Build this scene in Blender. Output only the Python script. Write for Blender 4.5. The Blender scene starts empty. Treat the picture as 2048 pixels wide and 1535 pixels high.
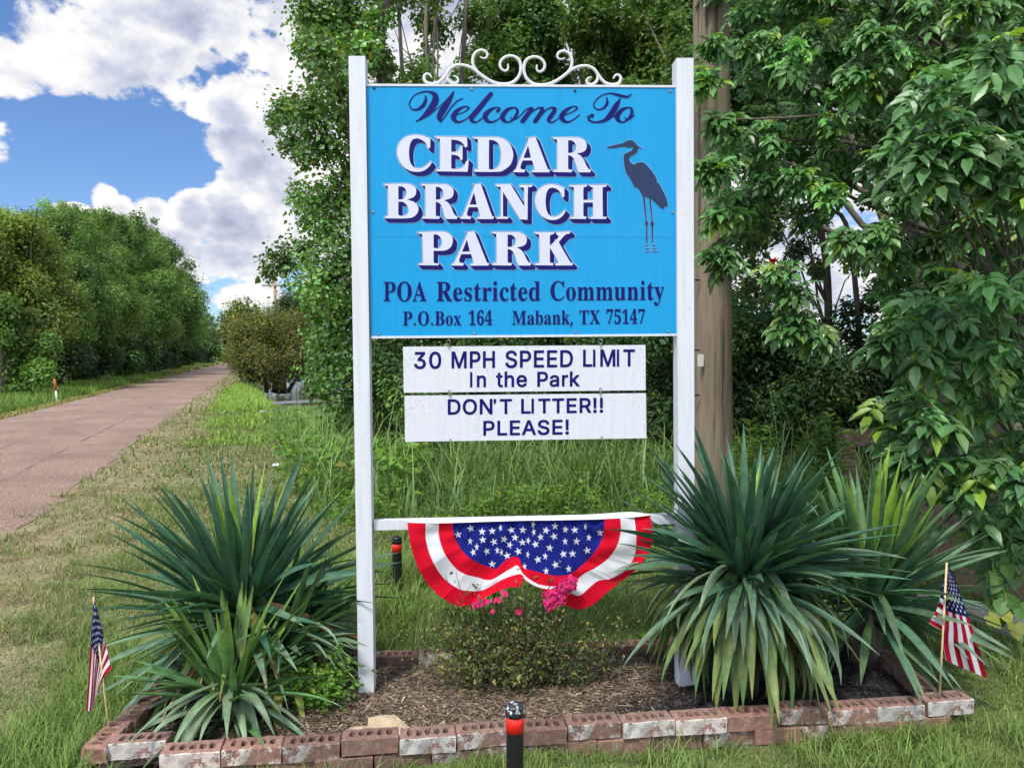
import bpy, math, random
import numpy as np
from mathutils import Vector
R = math.radians
rng = np.random.default_rng(7)
random.seed(7)
scene = bpy.context.scene
COL = scene.collection

# ---------------------------------------------------------------- camera
FPX, CX, CY, EYE, PITCH = 1540.0, 1024.0, 767.5, 1.55, R(2.14)
cam = bpy.data.objects.new('camera', bpy.data.cameras.new('camera'))
COL.objects.link(cam)
cam.location = (0, 0, EYE)
cam.rotation_euler = (R(90) - PITCH, 0, 0)
cam.data.sensor_width = 36.0
cam.data.lens = 36.0 * FPX / 2048.0
cam.data.clip_start = 0.05
cam.data.clip_end = 5000
scene.camera = cam
scene.view_settings.view_transform = 'Standard'
scene.view_settings.look = 'None'
scene.view_settings.gamma = 1.0
scene.view_settings.exposure = 0.8
scene.cycles.max_bounces = 8
scene.cycles.transparent_max_bounces = 8
scene.cycles.caustics_reflective = False
scene.cycles.caustics_refractive = False

def ray(px, py):
    """direction of the photo pixel (2048 wide), y component 1"""
    px = np.asarray(px, float); py = np.asarray(py, float)
    a = (px - CX) / FPX; b = (CY - py) / FPX
    c, s = math.cos(PITCH), math.sin(PITCH)
    y = c + b * s; z = -s + b * c
    return np.stack([a / y, np.ones_like(y), z / y], -1)
def P(px, py, Y):
    r = ray(px, py)
    return np.array([0, 0, EYE]) + r * np.asarray(Y, float)[..., None]
def G(px, py, z=0.0):
    r = ray(px, py)
    return np.array([0, 0, EYE]) + r * (np.asarray((z - EYE) / r[..., 2]))[..., None]

# ---------------------------------------------------------------- sun and sky
SUN_EL, SUN_AZ = R(57), R(-152)       # azimuth from +Y towards +X
sd = Vector((math.sin(SUN_AZ) * math.cos(SUN_EL), math.cos(SUN_AZ) * math.cos(SUN_EL), math.sin(SUN_EL)))
sun = bpy.data.objects.new('sun', bpy.data.lights.new('sun', 'SUN'))
COL.objects.link(sun)
sun.rotation_euler = sd.to_track_quat('Z', 'Y').to_euler()
sun.data.energy = 2.5
sun.data.angle = R(10)
sun.data.color = (1.0, 0.95, 0.86)

world = bpy.data.worlds.new('World')
scene.world = world
world.use_nodes = True
WN = world.node_tree.nodes; WL = world.node_tree.links
WN.clear()
def wn(t, **k):
    n = WN.new(t)
    for a, b in k.items(): setattr(n, a, b)
    return n
def wset(n, i, v):
    if isinstance(v, bpy.types.NodeSocket): WL.new(v, n.inputs[i])
    else: n.inputs[i].default_value = v
def M(op, a, b=0.0, c=None, clamp=False):
    n = wn('ShaderNodeMath', operation=op, use_clamp=clamp)
    wset(n, 0, a); wset(n, 1, b)
    if c is not None: wset(n, 2, c)
    return n.outputs[0]
def dot(v, c):
    n = wn('ShaderNodeVectorMath', operation='DOT_PRODUCT')
    wset(n, 0, v); n.inputs[1].default_value = c
    return n.outputs['Value']
def sstep(v, a, b):
    n = wn('ShaderNodeMapRange', interpolation_type='SMOOTHSTEP')
    wset(n, 0, v); n.inputs[1].default_value = a; n.inputs[2].default_value = b
    return n.outputs[0]
def wnoise(vec, scale, detail, rough, dist=0.0):
    n = wn('ShaderNodeTexNoise')
    WL.new(vec, n.inputs['Vector'])
    n.inputs['Scale'].default_value = scale; n.inputs['Detail'].default_value = detail
    n.inputs['Roughness'].default_value = rough; n.inputs['Distortion'].default_value = dist
    return n.outputs['Fac']
tc = wn('ShaderNodeTexCoord').outputs['Generated']
stretch = wn('ShaderNodeVectorMath', operation='MULTIPLY')
WL.new(tc, stretch.inputs[0]); stretch.inputs[1].default_value = (1, 1, 1.35)
sv = stretch.outputs[0]
shift = wn('ShaderNodeVectorMath', operation='ADD')
WL.new(sv, shift.inputs[0]); shift.inputs[1].default_value = (-0.02, 0.0, 0.04)
n_big = wnoise(sv, 9.0, 10, 0.56, 0.2)
n_big2 = wnoise(shift.outputs[0], 9.0, 10, 0.56, 0.2)
n_fine = wnoise(sv, 30.0, 8, 0.6, 0.3)
n_low = wnoise(sv, 2.3, 4, 0.5)
n_mid = wnoise(sv, 4.5, 6, 0.55)
# cumulus heaps of the photographed sky: centre and half-size of each heap (px), weight
HEAPS = [(40,135,105,62,1),(115,165,50,42,.8),(190,100,170,85,1.1),(330,15,200,60,1),(90,60,70,60,.5),(290,135,60,32,.8),
         (470,40,50,90,.9),(580,80,110,130,1.15),(430,125,40,22,.5),(520,185,90,55,.9),(660,120,110,160,1.2),
         (478,222,80,42,1.0),(560,330,120,130,1.25),(650,400,130,190,1.3),(500,290,90,60,1.0),
         (212,400,20,36,.5),(245,425,34,30,.7),(300,440,44,46,1),(385,425,46,46,1),(432,410,36,36,.8),(340,505,70,60,.9),
         (520,440,120,90,1.2),(500,520,120,50,.9),(400,540,60,30,.5),(520,590,90,34,.7),(440,600,40,20,.5),
         (900,100,300,260,1.2),(1600,560,600,260,.6),
         (1200,300,350,350,1.0),(1800,150,350,350,.8),(140,420,36,14,.7),(-300,150,200,100,.9)]
acc = None
for (hx, hy, hw, hh, hk) in HEAPS:
    c = Vector(ray(hx, hy)).normalized()
    r = c.cross(Vector((0, 0, 1))).normalized(); u = r.cross(c)
    a = dot(tc, tuple(r * (FPX / hw))); b = dot(tc, tuple(u * (FPX / hh)))
    q = M('ADD', M('MULTIPLY', a, a), M('MULTIPLY', b, b))
    v = M('MULTIPLY', M('SUBTRACT', 1.0, q), hk)
    v = M('MAXIMUM', v, -1.1)
    acc = v if acc is None else M('MAXIMUM', acc, v)
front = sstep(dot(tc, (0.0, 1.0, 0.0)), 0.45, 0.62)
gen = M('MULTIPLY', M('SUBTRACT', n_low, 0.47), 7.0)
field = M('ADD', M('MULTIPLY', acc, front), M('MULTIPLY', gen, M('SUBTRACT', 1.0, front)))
dens = M('ADD', M('MULTIPLY', field, 0.55), M('ADD', M('MULTIPLY', M('SUBTRACT', n_big, 0.5), 1.9), M('MULTIPLY', M('SUBTRACT', n_fine, 0.5), 0.7)))
cover = sstep(dens, 0.0, 0.19)
relief = M('MULTIPLY', M('SUBTRACT', n_big, n_big2), 2.6)
thick = M('MULTIPLY', sstep(dens, 0.16, 0.75), sstep(n_mid, 0.36, 0.60))
lightv = M('ADD', M('SUBTRACT', 0.96, M('MULTIPLY', thick, 0.70)), relief, clamp=True)
ramp = wn('ShaderNodeValToRGB')
WL.new(lightv, ramp.inputs[0])
CLOUD = M('ADD', 14.0, M('MULTIPLY', front, -8.1))   # clouds out of view brightened as added fill light on sign and foliage
ramp.color_ramp.elements[0].color = (0.30 , 0.35 , 0.50 , 1)
ramp.color_ramp.elements[1].color = (1.0, 0.985, 0.98, 1)
e = ramp.color_ramp.elements.new(0.55); e.color = (0.60, 0.64, 0.78, 1)
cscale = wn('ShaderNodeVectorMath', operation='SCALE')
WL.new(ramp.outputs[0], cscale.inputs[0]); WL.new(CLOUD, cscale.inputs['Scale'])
sky = wn('ShaderNodeTexSky', sky_type='NISHITA')
sky.sun_disc = False
sky.sun_elevation = SUN_EL
sky.sun_rotation = SUN_AZ
sky.air_density = 1.0; sky.dust_density = 0.2; sky.ozone_density = 1.6
skm = wn('ShaderNodeVectorMath', operation='MULTIPLY')
WL.new(sky.outputs[0], skm.inputs[0]); skm.inputs[1].default_value = (0.52, 0.66, 0.88)
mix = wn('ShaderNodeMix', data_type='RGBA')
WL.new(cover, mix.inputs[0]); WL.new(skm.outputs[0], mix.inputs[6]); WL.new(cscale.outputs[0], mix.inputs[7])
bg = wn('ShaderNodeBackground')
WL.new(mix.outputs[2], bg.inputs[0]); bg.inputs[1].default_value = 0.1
wo = wn('ShaderNodeOutputWorld')
WL.new(bg.outputs[0], wo.inputs[0])

# ---------------------------------------------------------------- object helpers
def tag(o, label=None, cat=None, group=None, kind=None):
    if label: o['label'] = label
    if cat: o['category'] = cat
    if group: o['group'] = group
    if kind: o['kind'] = kind
    return o
def empty(name, loc, label=None, cat=None, group=None):
    o = bpy.data.objects.new(name, None)
    COL.objects.link(o)
    o.location = tuple(float(v) for v in loc)
    o.empty_display_size = 0.1
    return tag(o, label, cat, group)
def link(name, me, parent=None):
    o = bpy.data.objects.new(name, me)
    COL.objects.link(o)
    if parent is not None:
        o.parent = parent
        o.matrix_parent_inverse.identity()
        o.location = tuple(-v for v in parent.location) if parent.get('_w') else (0, 0, 0)
    return o
def build(name, verts, faces, mat, parent=None, colors=None, smooth=False):
    """one mesh object; verts in world space (moved under the parent's origin); faces: list of (M,k) arrays"""
    verts = np.asarray(verts, np.float64).reshape(-1, 3)
    if parent is not None:
        off = np.zeros(3); q = parent
        while q is not None:
            off += np.array(q.location); q = q.parent
        verts = verts - off
    if isinstance(faces, np.ndarray): faces = [faces]
    faces = [np.asarray(f, np.int32) for f in faces if len(f)]
    me = bpy.data.meshes.new(name)
    me.vertices.add(len(verts))
    me.vertices.foreach_set('co', verts.astype(np.float32).ravel())
    loops = np.concatenate([f.ravel() for f in faces])
    tot = np.concatenate([np.full(len(f), f.shape[1], np.int32) for f in faces])
    start = np.concatenate([[0], np.cumsum(tot)[:-1]]).astype(np.int32)
    me.loops.add(len(loops))
    me.loops.foreach_set('vertex_index', loops)
    me.polygons.add(len(tot))
    me.polygons.foreach_set('loop_start', start)
    me.polygons.foreach_set('use_smooth', np.full(len(tot), bool(smooth)))
    me.update(calc_edges=True)
    if colors is not None:
        c = np.ones((len(verts), 4), np.float32); c[:, :3] = np.clip(colors, 0, 1)
        at = me.attributes.new('Col', 'FLOAT_COLOR', 'POINT')
        at.data.foreach_set('color', c.ravel())
    me.materials.append(mat)
    o = bpy.data.objects.new(name, me)
    COL.objects.link(o)
    if parent is not None: o.parent = parent
    return o
def join(parts):
    """parts: list of (verts, [faces...]) or (verts, [faces...], colors)"""
    V = []; F = {}; C = []; n = 0
    for p in parts:
        v = np.asarray(p[0], float).reshape(-1, 3)
        V.append(v)
        for f in (p[1] if isinstance(p[1], list) else [p[1]]):
            f = np.asarray(f, np.int64)
            if len(f): F.setdefault(f.shape[1], []).append(f + n)
        if len(p) > 2: C.append(np.broadcast_to(np.asarray(p[2], float), (len(v), 3)))
        n += len(v)
    return np.concatenate(V), [np.concatenate(x) for x in F.values()], (np.concatenate(C) if C else None)
BOXF = np.array([[0,3,2,1],[4,5,6,7],[0,1,5,4],[1,2,6,5],[2,3,7,6],[3,0,4,7]])
def hexa(a, b):
    """prism between quad a (4 pts) and quad b (4 pts)"""
    return np.concatenate([np.asarray(a, float), np.asarray(b, float)]), [BOXF]
def box(c, s, rz=0.0, taper=0.0):
    c = np.asarray(c, float); s = np.asarray(s, float) / 2
    q = np.array([[-1,-1],[1,-1],[1,1],[-1,1]], float)
    lo = np.c_[q * s[:2], np.full(4, -s[2])]; hi = np.c_[q * s[:2] * (1 - taper), np.full(4, s[2])]
    v = np.concatenate([lo, hi])
    cs, sn = math.cos(rz), math.sin(rz)
    v = np.c_[v[:, 0] * cs - v[:, 1] * sn, v[:, 0] * sn + v[:, 1] * cs, v[:, 2]] + c
    return v, [BOXF]
def norm(v):
    return v / np.maximum(np.linalg.norm(v, axis=-1, keepdims=True), 1e-9)
def tube(pts, rad, n=8, squash=1.0, cap=True, bvec=None):
    pts = np.asarray(pts, float); m = len(pts)
    rad = np.broadcast_to(np.asarray(rad, float), (m,))
    t = norm(np.gradient(pts, axis=0))
    ref = np.array([0.0, 0.0, 1.0]) if abs(t[0, 2]) < 0.9 else np.array([1.0, 0.0, 0.0])
    if bvec is not None: ref = np.asarray(bvec, float)
    V = []
    u = norm(np.cross(ref, t[0]))
    for i in range(m):
        u = norm(u - t[i] * (u @ t[i])); w = np.cross(t[i], u)
        a = np.linspace(0, 2 * math.pi, n, endpoint=False)
        V.append(pts[i] + rad[i] * (np.cos(a)[:, None] * u + squash * np.sin(a)[:, None] * w))
    V = np.concatenate(V)
    i = np.arange(m - 1)[:, None] * n; k = np.arange(n)[None]
    k2 = (k + 1) % n
    F = np.stack([i + k, i + k2, i + n + k2, i + n + k], -1).reshape(-1, 4)
    out = [F]
    if cap and n >= 3:
        V = np.concatenate([V, pts[:1], pts[-1:]])
        a = m * n; kk = np.arange(n)
        out.append(np.stack([(kk + 1) % n, kk, np.full(n, a)], -1))
        out.append(np.stack([(m - 1) * n + kk, (m - 1) * n + (kk + 1) % n, np.full(n, a + 1)], -1))
    return V, out
def catmull(p, per=8):
    p = np.asarray(p, float)
    q = np.concatenate([2 * p[:1] - p[1:2], p, 2 * p[-1:] - p[-2:-1]])
    out = []
    for i in range(len(p) - 1):
        a, b, c, d = q[i:i + 4]
        t = np.linspace(0, 1, per, endpoint=False)[:, None]
        out.append(.5 * (2 * b + (c - a) * t + (2 * a - 5 * b + 4 * c - d) * t ** 2 + (3 * b - 3 * c + d - a) * t ** 3))
    out.append(p[-1:])
    return np.concatenate(out)
def lathe(prof, n=24, c=(0, 0, 0)):
    prof = np.asarray(prof, float); m = len(prof)
    a = np.linspace(0, 2 * math.pi, n, endpoint=False)
    V = np.stack([prof[:, 0:1] * np.cos(a), prof[:, 0:1] * np.sin(a), np.repeat(prof[:, 1:2], n, 1)], -1).reshape(-1, 3) + np.asarray(c, float)
    i = np.arange(m - 1)[:, None] * n; k = np.arange(n)[None]; k2 = (k + 1) % n
    return V, [np.stack([i + k, i + k2, i + n + k2, i + n + k], -1).reshape(-1, 4)]
def vnoise(x, y, s, seed=0):
    x = np.asarray(x, float) / s + 1000; y = np.asarray(y, float) / s + 1000
    xi = np.floor(x).astype(np.int64); yi = np.floor(y).astype(np.int64)
    fx = x - xi; fy = y - yi
    fx = fx * fx * (3 - 2 * fx); fy = fy * fy * (3 - 2 * fy)
    def h(a, b):
        v = (a * 374761393 + b * 668265263 + seed * 974634777) & 0xffffffff
        v = ((v ^ (v >> 13)) * 1274126177) & 0xffffffff
        return ((v ^ (v >> 16)) & 0xffff) / 65535.0
    return (h(xi, yi) * (1 - fx) + h(xi + 1, yi) * fx) * (1 - fy) + (h(xi, yi + 1) * (1 - fx) + h(xi + 1, yi + 1) * fx) * fy
def fbm(x, y, s, seed=0):
    return .55 * vnoise(x, y, s, seed) + .28 * vnoise(x, y, s / 2.1, seed + 1) + .17 * vnoise(x, y, s / 4.3, seed + 2)
def sm(x, a, b):
    t = np.clip((np.asarray(x, float) - a) / (b - a), 0, 1)
    return t * t * (3 - 2 * t)

# ---------------------------------------------------------------- materials
def newmat(name):
    m = bpy.data.materials.new(name); m.use_nodes = True
    return m, m.node_tree.nodes, m.node_tree.links, m.node_tree.nodes['Principled BSDF']
def mnoise(N, L, scale, detail=4, rough=.5, coord='Object', sc=None):
    t = N.new('ShaderNodeTexCoord'); n = N.new('ShaderNodeTexNoise')
    v = t.outputs[coord]
    mp = N.new('ShaderNodeMapping'); mp.inputs['Location'].default_value = (.37, .21, .53)
    if sc: mp.inputs['Scale'].default_value = sc
    else: mp.inputs['Rotation'].default_value = (.45, .33, .62)     # keep the noise lattice off the surfaces' own axes
    L.new(v, mp.inputs[0]); v = mp.outputs[0]
    L.new(v, n.inputs['Vector'])
    n.inputs['Scale'].default_value = scale; n.inputs['Detail'].default_value = detail; n.inputs['Roughness'].default_value = rough
    return n.outputs['Fac']
def mramp(N, L, fac, stops):
    r = N.new('ShaderNodeValToRGB'); L.new(fac, r.inputs[0])
    el = r.color_ramp.elements
    el[0].position = stops[0][0]; el[0].color = (*stops[0][1], 1)
    el[1].position = stops[-1][0]; el[1].color = (*stops[-1][1], 1)
    for p, c in stops[1:-1]:
        e = el.new(p); e.color = (*c, 1)
    return r.outputs[0]
def mmix(N, L, fac, a, b, mode='MIX'):
    m = N.new('ShaderNodeMix'); m.data_type = 'RGBA'; m.blend_type = mode
    for i, v in ((0, fac), (6, a), (7, b)):
        if isinstance(v, bpy.types.NodeSocket): L.new(v, m.inputs[i])
        else: m.inputs[i].default_value = (*v, 1) if isinstance(v, tuple) else v
    return m.outputs[2]
def mbump(N, L, B, h, strength=.3, dist=.01):
    b = N.new('ShaderNodeBump'); b.inputs['Strength'].default_value = strength; b.inputs['Distance'].default_value = dist
    L.new(h, b.inputs['Height']); L.new(b.outputs[0], B.inputs['Normal'])
def plain(name, col, rough=.5, var=.12, scale=30, metal=0.0, bump=0.0, spec=.5):
    m, N, L, B = newmat(name)
    n = mnoise(N, L, scale)
    lo = tuple(c * (1 - var) for c in col); hi = tuple(min(1, c * (1 + var)) for c in col)
    L.new(mramp(N, L, n, [(.3, lo), (.7, hi)]), B.inputs['Base Color'])
    B.inputs['Roughness'].default_value = rough; B.inputs['Metallic'].default_value = metal
    B.inputs['Specular IOR Level'].default_value = spec
    if bump: mbump(N, L, B, n, bump)
    return m
def attrmat(name, rough=.5, transl=0.0, tint=(1.25, 1.35, .55), spec=.4, nscale=0, bumpv=0.0):
    m, N, L, B = newmat(name)
    a = N.new('ShaderNodeAttribute'); a.attribute_name = 'Col'
    col = a.outputs['Color']
    if nscale:
        n = mnoise(N, L, nscale, 5, .6)
        col = mmix(N, L, 1.0, col, mramp(N, L, n, [(.25, (.62, .62, .62)), (.75, (1.3, 1.3, 1.3))]), 'MULTIPLY')
        if bumpv: mbump(N, L, B, n, bumpv)
    L.new(col, B.inputs['Base Color'])
    B.inputs['Roughness'].default_value = rough; B.inputs['Specular IOR Level'].default_value = spec
    if transl:
        t = N.new('ShaderNodeBsdfTranslucent')
        L.new(mmix(N, L, 1.0, col, tint, 'MULTIPLY'), t.inputs['Color'])
        mx = N.new('ShaderNodeMixShader'); mx.inputs[0].default_value = transl
        L.new(B.outputs[0], mx.inputs[1]); L.new(t.outputs[0], mx.inputs[2])
        L.new(mx.outputs[0], N['Material Output'].inputs['Surface'])
    return m
MAT_LEAF = attrmat('leaf', .5, .42)
MAT_LEAF_GLOSS = attrmat('glossy_leaf', .38, .28, spec=.5)
MAT_GRASS = attrmat('grass', .6, .25, spec=.25)
MAT_YUCCA = attrmat('yucca_leaf', .5, .14, spec=.35, nscale=22)
MAT_CLOTH = attrmat('printed_cloth', .95, .22, tint=(1.0, 1.0, 1.0), spec=.08, nscale=0)
MAT_CHIP = attrmat('mulch_chip', .85, spec=.2)
MAT_PETAL = attrmat('petal', .6, .25, tint=(1, .8, .9), spec=.3)
def barkmat(name, a, b, sc=(6, 6, 1.2)):
    m, N, L, B = newmat(name)
    n = mnoise(N, L, 5, 8, .65, sc=sc)
    L.new(mramp(N, L, n, [(.3, a), (.7, b)]), B.inputs['Base Color'])
    B.inputs['Roughness'].default_value = .9
    mbump(N, L, B, n, .8, .02)
    return m
MAT_BARK = barkmat('bark', (.05, .042, .033), (.16, .135, .11))
MAT_BARK_GREY = barkmat('pale_bark', (.12, .11, .09), (.30, .27, .23))
def inst(T, F, Pn, X, N, sx, sy, sz=None, col=None, colvar=None):
    """many copies of template T (k,3)/F placed at Pn with axes X (along), N (normal)"""
    X = norm(X); N = norm(N - X * (N * X).sum(-1, keepdims=True)); Y = np.cross(N, X)
    sx = np.broadcast_to(sx, (len(Pn),)); sy = np.broadcast_to(sy, (len(Pn),))
    sz = sx if sz is None else np.broadcast_to(sz, (len(Pn),))
    V = (Pn[:, None] + X[:, None] * (T[None, :, 0:1] * sx[:, None, None]) + Y[:, None] * (T[None, :, 1:2] * sy[:, None, None])
         + N[:, None] * (T[None, :, 2:3] * sz[:, None, None]))
    k = len(T)
    FF = [(f[None] + (np.arange(len(Pn)) * k)[:, None, None]).reshape(-1, f.shape[1]) for f in F]
    C = None
    if col is not None: C = np.repeat(np.asarray(col)[:, None], k, 1).reshape(-1, 3)
    return V.reshape(-1, 3), FF, C
L_DIA = np.array([[0,0,0],[.42,.5,.13],[1,0,-.05],[.42,-.5,.13]], float); F_DIA = [np.array([[0,1,2],[0,2,3]])]
L_OV = np.array([[0,0,0],[.22,.36,.09],[.22,0,0],[.22,-.36,.09],[.58,.46,.05],[.58,0,-.05],[.58,-.46,.05],[.85,.2,-.08],[.85,0,-.12],[.85,-.2,-.08],[1,0,-.2]], float)
F_OV = [np.array([[0,2,1],[0,3,2],[7,8,10],[8,9,10]]), np.array([[1,2,5,4],[2,3,6,5],[4,5,8,7],[5,6,9,8]])]
def rdir(n):
    return norm(rng.normal(size=(n, 3)))
def leafcol(n, base, var=.22, yellow=.08, ycol=(.22, .24, .03)):
    c = np.array(base)[None] * np.exp(rng.normal(0, var, (n, 1))) * (1 + rng.normal(0, .06, (n, 3)))
    y = rng.random(n) < yellow
    c[y] = np.array(ycol) * np.exp(rng.normal(0, .2, (y.sum(), 1)))
    return np.clip(c, .004, .8)
def blob_leaves(blobs, n, size, base, var=.22, yellow=.06, shell=2.0, up=.55, out=.6, aspect=.62, T=None, F=None, ycol=(.22, .24, .03), flat=1.0, tail=.35):
    """leaves spread through balls (x,y,z,r); more of them towards each ball's skin"""
    B = np.asarray(blobs, float)
    w = B[:, 3] ** 2; k = rng.choice(len(B), n, p=w / w.sum())
    d = rdir(n); r = rng.random(n) ** (1 / shell)
    fl = np.array([1, 1, flat])
    pos = B[k, :3] + d * fl * (B[k, 3] * r * (1 + tail * rng.random(n) ** 5))[:, None]
    nm = norm(d * out + np.array([0, 0, up]) + rng.normal(0, .45, (n, 3)))
    X = norm(np.cross(nm, rdir(n)) + np.array([0, 0, -.25]) + d * .3)
    bl = np.exp(rng.normal(0, .2, len(B)))[k]
    col = leafcol(n, base, var, yellow, ycol) * bl[:, None]
    s = size * np.exp(rng.normal(0, .25, n))
    return inst(L_DIA if T is None else T, F_DIA if F is None else F, pos, X, nm, s, s * aspect, col=col)
def limb(a, b, r0, r1, wob=.08, n=7, seg=7):
    a = np.asarray(a, float); b = np.asarray(b, float); L = np.linalg.norm(b - a)
    t = np.linspace(0, 1, seg)[:, None]
    p = a + (b - a) * t + np.array([0, 0, 1]) * (L * .12 * np.sin(math.pi * t))
    p[1:-1] += rng.normal(0, wob * L * .25, (seg - 2, 3))
    return tube(p, np.linspace(r0, r1, seg), n)
# ---------------------------------------------------------------- ground, road, water
def Xr(y): return -4.23 - .335 * (np.asarray(y, float) - 6.36)      # right edge of the road
ROADW = 4.0
def hgt(x, y):
    x = np.asarray(x, float); y = np.asarray(y, float)
    d = x - Xr(y)
    z = -.95 * sm(d, 1.5, 3.6) * sm(y, 21, 31) * (1 - sm(y, 150, 170))
    z = z - .02 * np.maximum(y - 165, 0)
    z = z + .03 * (vnoise(x, y, .9, 3) - .5) * sm(d, .1, 1.0) + .03 * (vnoise(x, y, .9, 3) - .5) * sm(-d - ROADW, .1, 1)
    return z
BED = np.array([[-1.56, 2.69], [1.86, 3.15], [1.84, 4.02], [-1.56, 3.60]])   # outer corners of the brick edging
def in_bed(x, y, m=0.0):
    f = 2.69 + (x + 1.56) * .1345; b = 3.60 + (x + 1.56) * .1235
    return (x > -1.56 - m) & (x < 1.86 + m) & (y > f - m) & (y < b + m)
STRAW = np.array([.36, .305, .18]); GREEN = np.array([.135, .205, .055]); FRESH = np.array([.195, .30, .075])
def dryness(x, y):
    d = np.asarray(x, float) - Xr(y)
    dry = .95 * (1 - sm(d, .4, 2.2))
    n = fbm(x, y, 1.1, 11)
    dry = np.maximum(dry, .5 * sm(n, .50, .66) * (1 - .6 * sm(x, -2.2, -.6)))
    dry = np.maximum(dry, .5 * sm(y, 5.0, 7.5) * (1 - sm(y, 19, 24)) * sm(fbm(x, y, 2.3, 5), .34, .55))
    dry = dry * (.75 + .5 * vnoise(x, y, .22, 8))
    dry = dry * (.5 + .5 * np.maximum(sm(y, 3.6, 6.2), 1 - sm(d, .4, 1.6)))
    return np.clip(dry, 0, 1)
gx = np.unique(np.concatenate([np.linspace(-900, -40, 18), np.arange(-40, -6, .6), np.arange(-6, 4.01, .08), np.arange(4, 40, 1.2), np.linspace(40, 900, 18)]))
gy = np.unique(np.concatenate([np.linspace(-300, -6, 10), np.arange(-6, 1.4, .5), np.arange(1.4, 9, .08), np.arange(9, 60, .5), np.arange(60, 220, 4), np.linspace(220, 2500, 20)]))
XX, YY = np.meshgrid(gx, gy)
zz = hgt(XX, YY)
nx_, ny_ = len(gx), len(gy)
ii = (np.arange(ny_ - 1)[:, None] * nx_ + np.arange(nx_ - 1)[None]).ravel()
gf = np.stack([ii, ii + 1, ii + nx_ + 1, ii + nx_], -1)
dr = dryness(XX, YY).ravel()[:, None]
gcol = (STRAW * .7) * dr + np.array([.10, .125, .045]) * (1 - dr)
gcol = gcol * (.75 + .5 * vnoise(XX, YY, .1, 21).ravel()[:, None])
m_ground = attrmat('ground_soil', .95, nscale=26, bumpv=.5, spec=.15)
ground = build('ground', np.stack([XX, YY, zz], -1).reshape(-1, 3), gf, m_ground, colors=gcol, smooth=True)
tag(ground, kind='structure')

def road_material():
    m, N, L, B = newmat('asphalt')
    n1 = mnoise(N, L, 58, 4, .85); n2 = mnoise(N, L, .9, 5, .6); n3 = mnoise(N, L, 45, 3, .6)
    c = mramp(N, L, n1, [(.36, (.075, .048, .035)), (.5, (.245, .165, .125)), (.64, (.54, .43, .36))])
    c = mmix(N, L, 1.0, c, mramp(N, L, n2, [(.3, (.74, .71, .70)), (.7, (1.14, 1.12, 1.12))]), 'MULTIPLY')
    # tar seams running along the road, wavering a little
    t = N.new('ShaderNodeTexCoord'); s = N.new('ShaderNodeSeparateXYZ'); L.new(t.outputs['Object'], s.inputs[0])
    def mth(op, a, b):
        q = N.new('ShaderNodeMath'); q.operation = op
        for i, v in enumerate((a, b)):
            if isinstance(v, bpy.types.NodeSocket): L.new(v, q.inputs[i])
            else: q.inputs[i].default_value = v
        return q.outputs[0]
    lat = mth('ADD', mth('ADD', s.outputs[0], mth('MULTIPLY', s.outputs[1], .335)), 2.10)   # 0 at the right edge
    wob = mth('MULTIPLY', mth('SUBTRACT', mnoise(N, L, .7, 5, .65), .5), .12)
    tot = None
    for at, wd in ((-.95, .03), (-2.0, .022), (-2.75, .02)):
        dd = mth('ABSOLUTE', mth('ADD', mth('SUBTRACT', lat, at), wob), 0.0)
        k = N.new('ShaderNodeMapRange'); L.new(dd, k.inputs[0]); k.inputs[1].default_value = wd; k.inputs[2].default_value = wd * .3
        tot = k.outputs[0] if tot is None else mth('MAXIMUM', tot, k.outputs[0])
    tot = mth('MULTIPLY', tot, mth('ADD', mramp(N, L, mnoise(N, L, 1.6, 4, .6), [(.42, (0, 0, 0)), (.58, (1, 1, 1))]), 0.0))
    c = mmix(N, L, mth('MULTIPLY', tot, .85), c, (.07, .055, .05))
    L.new(c, B.inputs['Base Color']); B.inputs['Roughness'].default_value = .85
    B.inputs['Specular IOR Level'].default_value = .25
    mbump(N, L, B, n1, .5, .006)
    return m
ry = np.unique(np.concatenate([np.arange(-20, 30, .06), np.arange(30, 165, .8), np.arange(165, 420, 8)]))
lat = np.array([0, .12, .5, 1.0, 2.0, 3.0, 3.6, 3.88, 4.0])
RX = Xr(ry)[:, None] - lat[None]
edge = (fbm(ry, ry * 0, .7, 31) - .5) * .16 + (vnoise(ry, ry * 0, .13, 35) - .5) * .08 + (vnoise(ry, ry * 0, .06, 36) - .5) * .05
RX[:, 0] += edge; RX[:, -1] += -edge[::-1]
RY = np.repeat(ry[:, None], len(lat), 1)
RZ = -.02 * np.maximum(RY - 165, 0) + .014 + .03 * np.sin(np.pi * lat / ROADW)[None]
RZ[:, 0] = RZ[:, 0] - .008; RZ[:, -1] -= .008
i2 = (np.arange(len(ry) - 1)[:, None] * len(lat) + np.arange(len(lat) - 1)[None]).ravel()
road = build('road', np.stack([RX, RY, RZ], -1).reshape(-1, 3), np.stack([i2 + 1, i2, i2 + len(lat), i2 + len(lat) + 1], -1), road_material(), smooth=True)
tag(road, kind='structure')

m_w, N, L, B = newmat('pond_water')
B.inputs['Base Color'].default_value = (.05, .045, .025, 1); B.inputs['Roughness'].default_value = .07
B.inputs['IOR'].default_value = 1.33
mbump(N, L, B, mnoise(N, L, 2.2, 4, .6, sc=(1, 2.6, 1)), .25, .05)
wv = np.array([[-14, 17, -.5], [140, 17, -.5], [140, 172, -.5], [-62, 172, -.5]])
water = build('water', wv, np.array([[0, 1, 2, 3]]), m_w)
tag(water, kind='structure')

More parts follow.
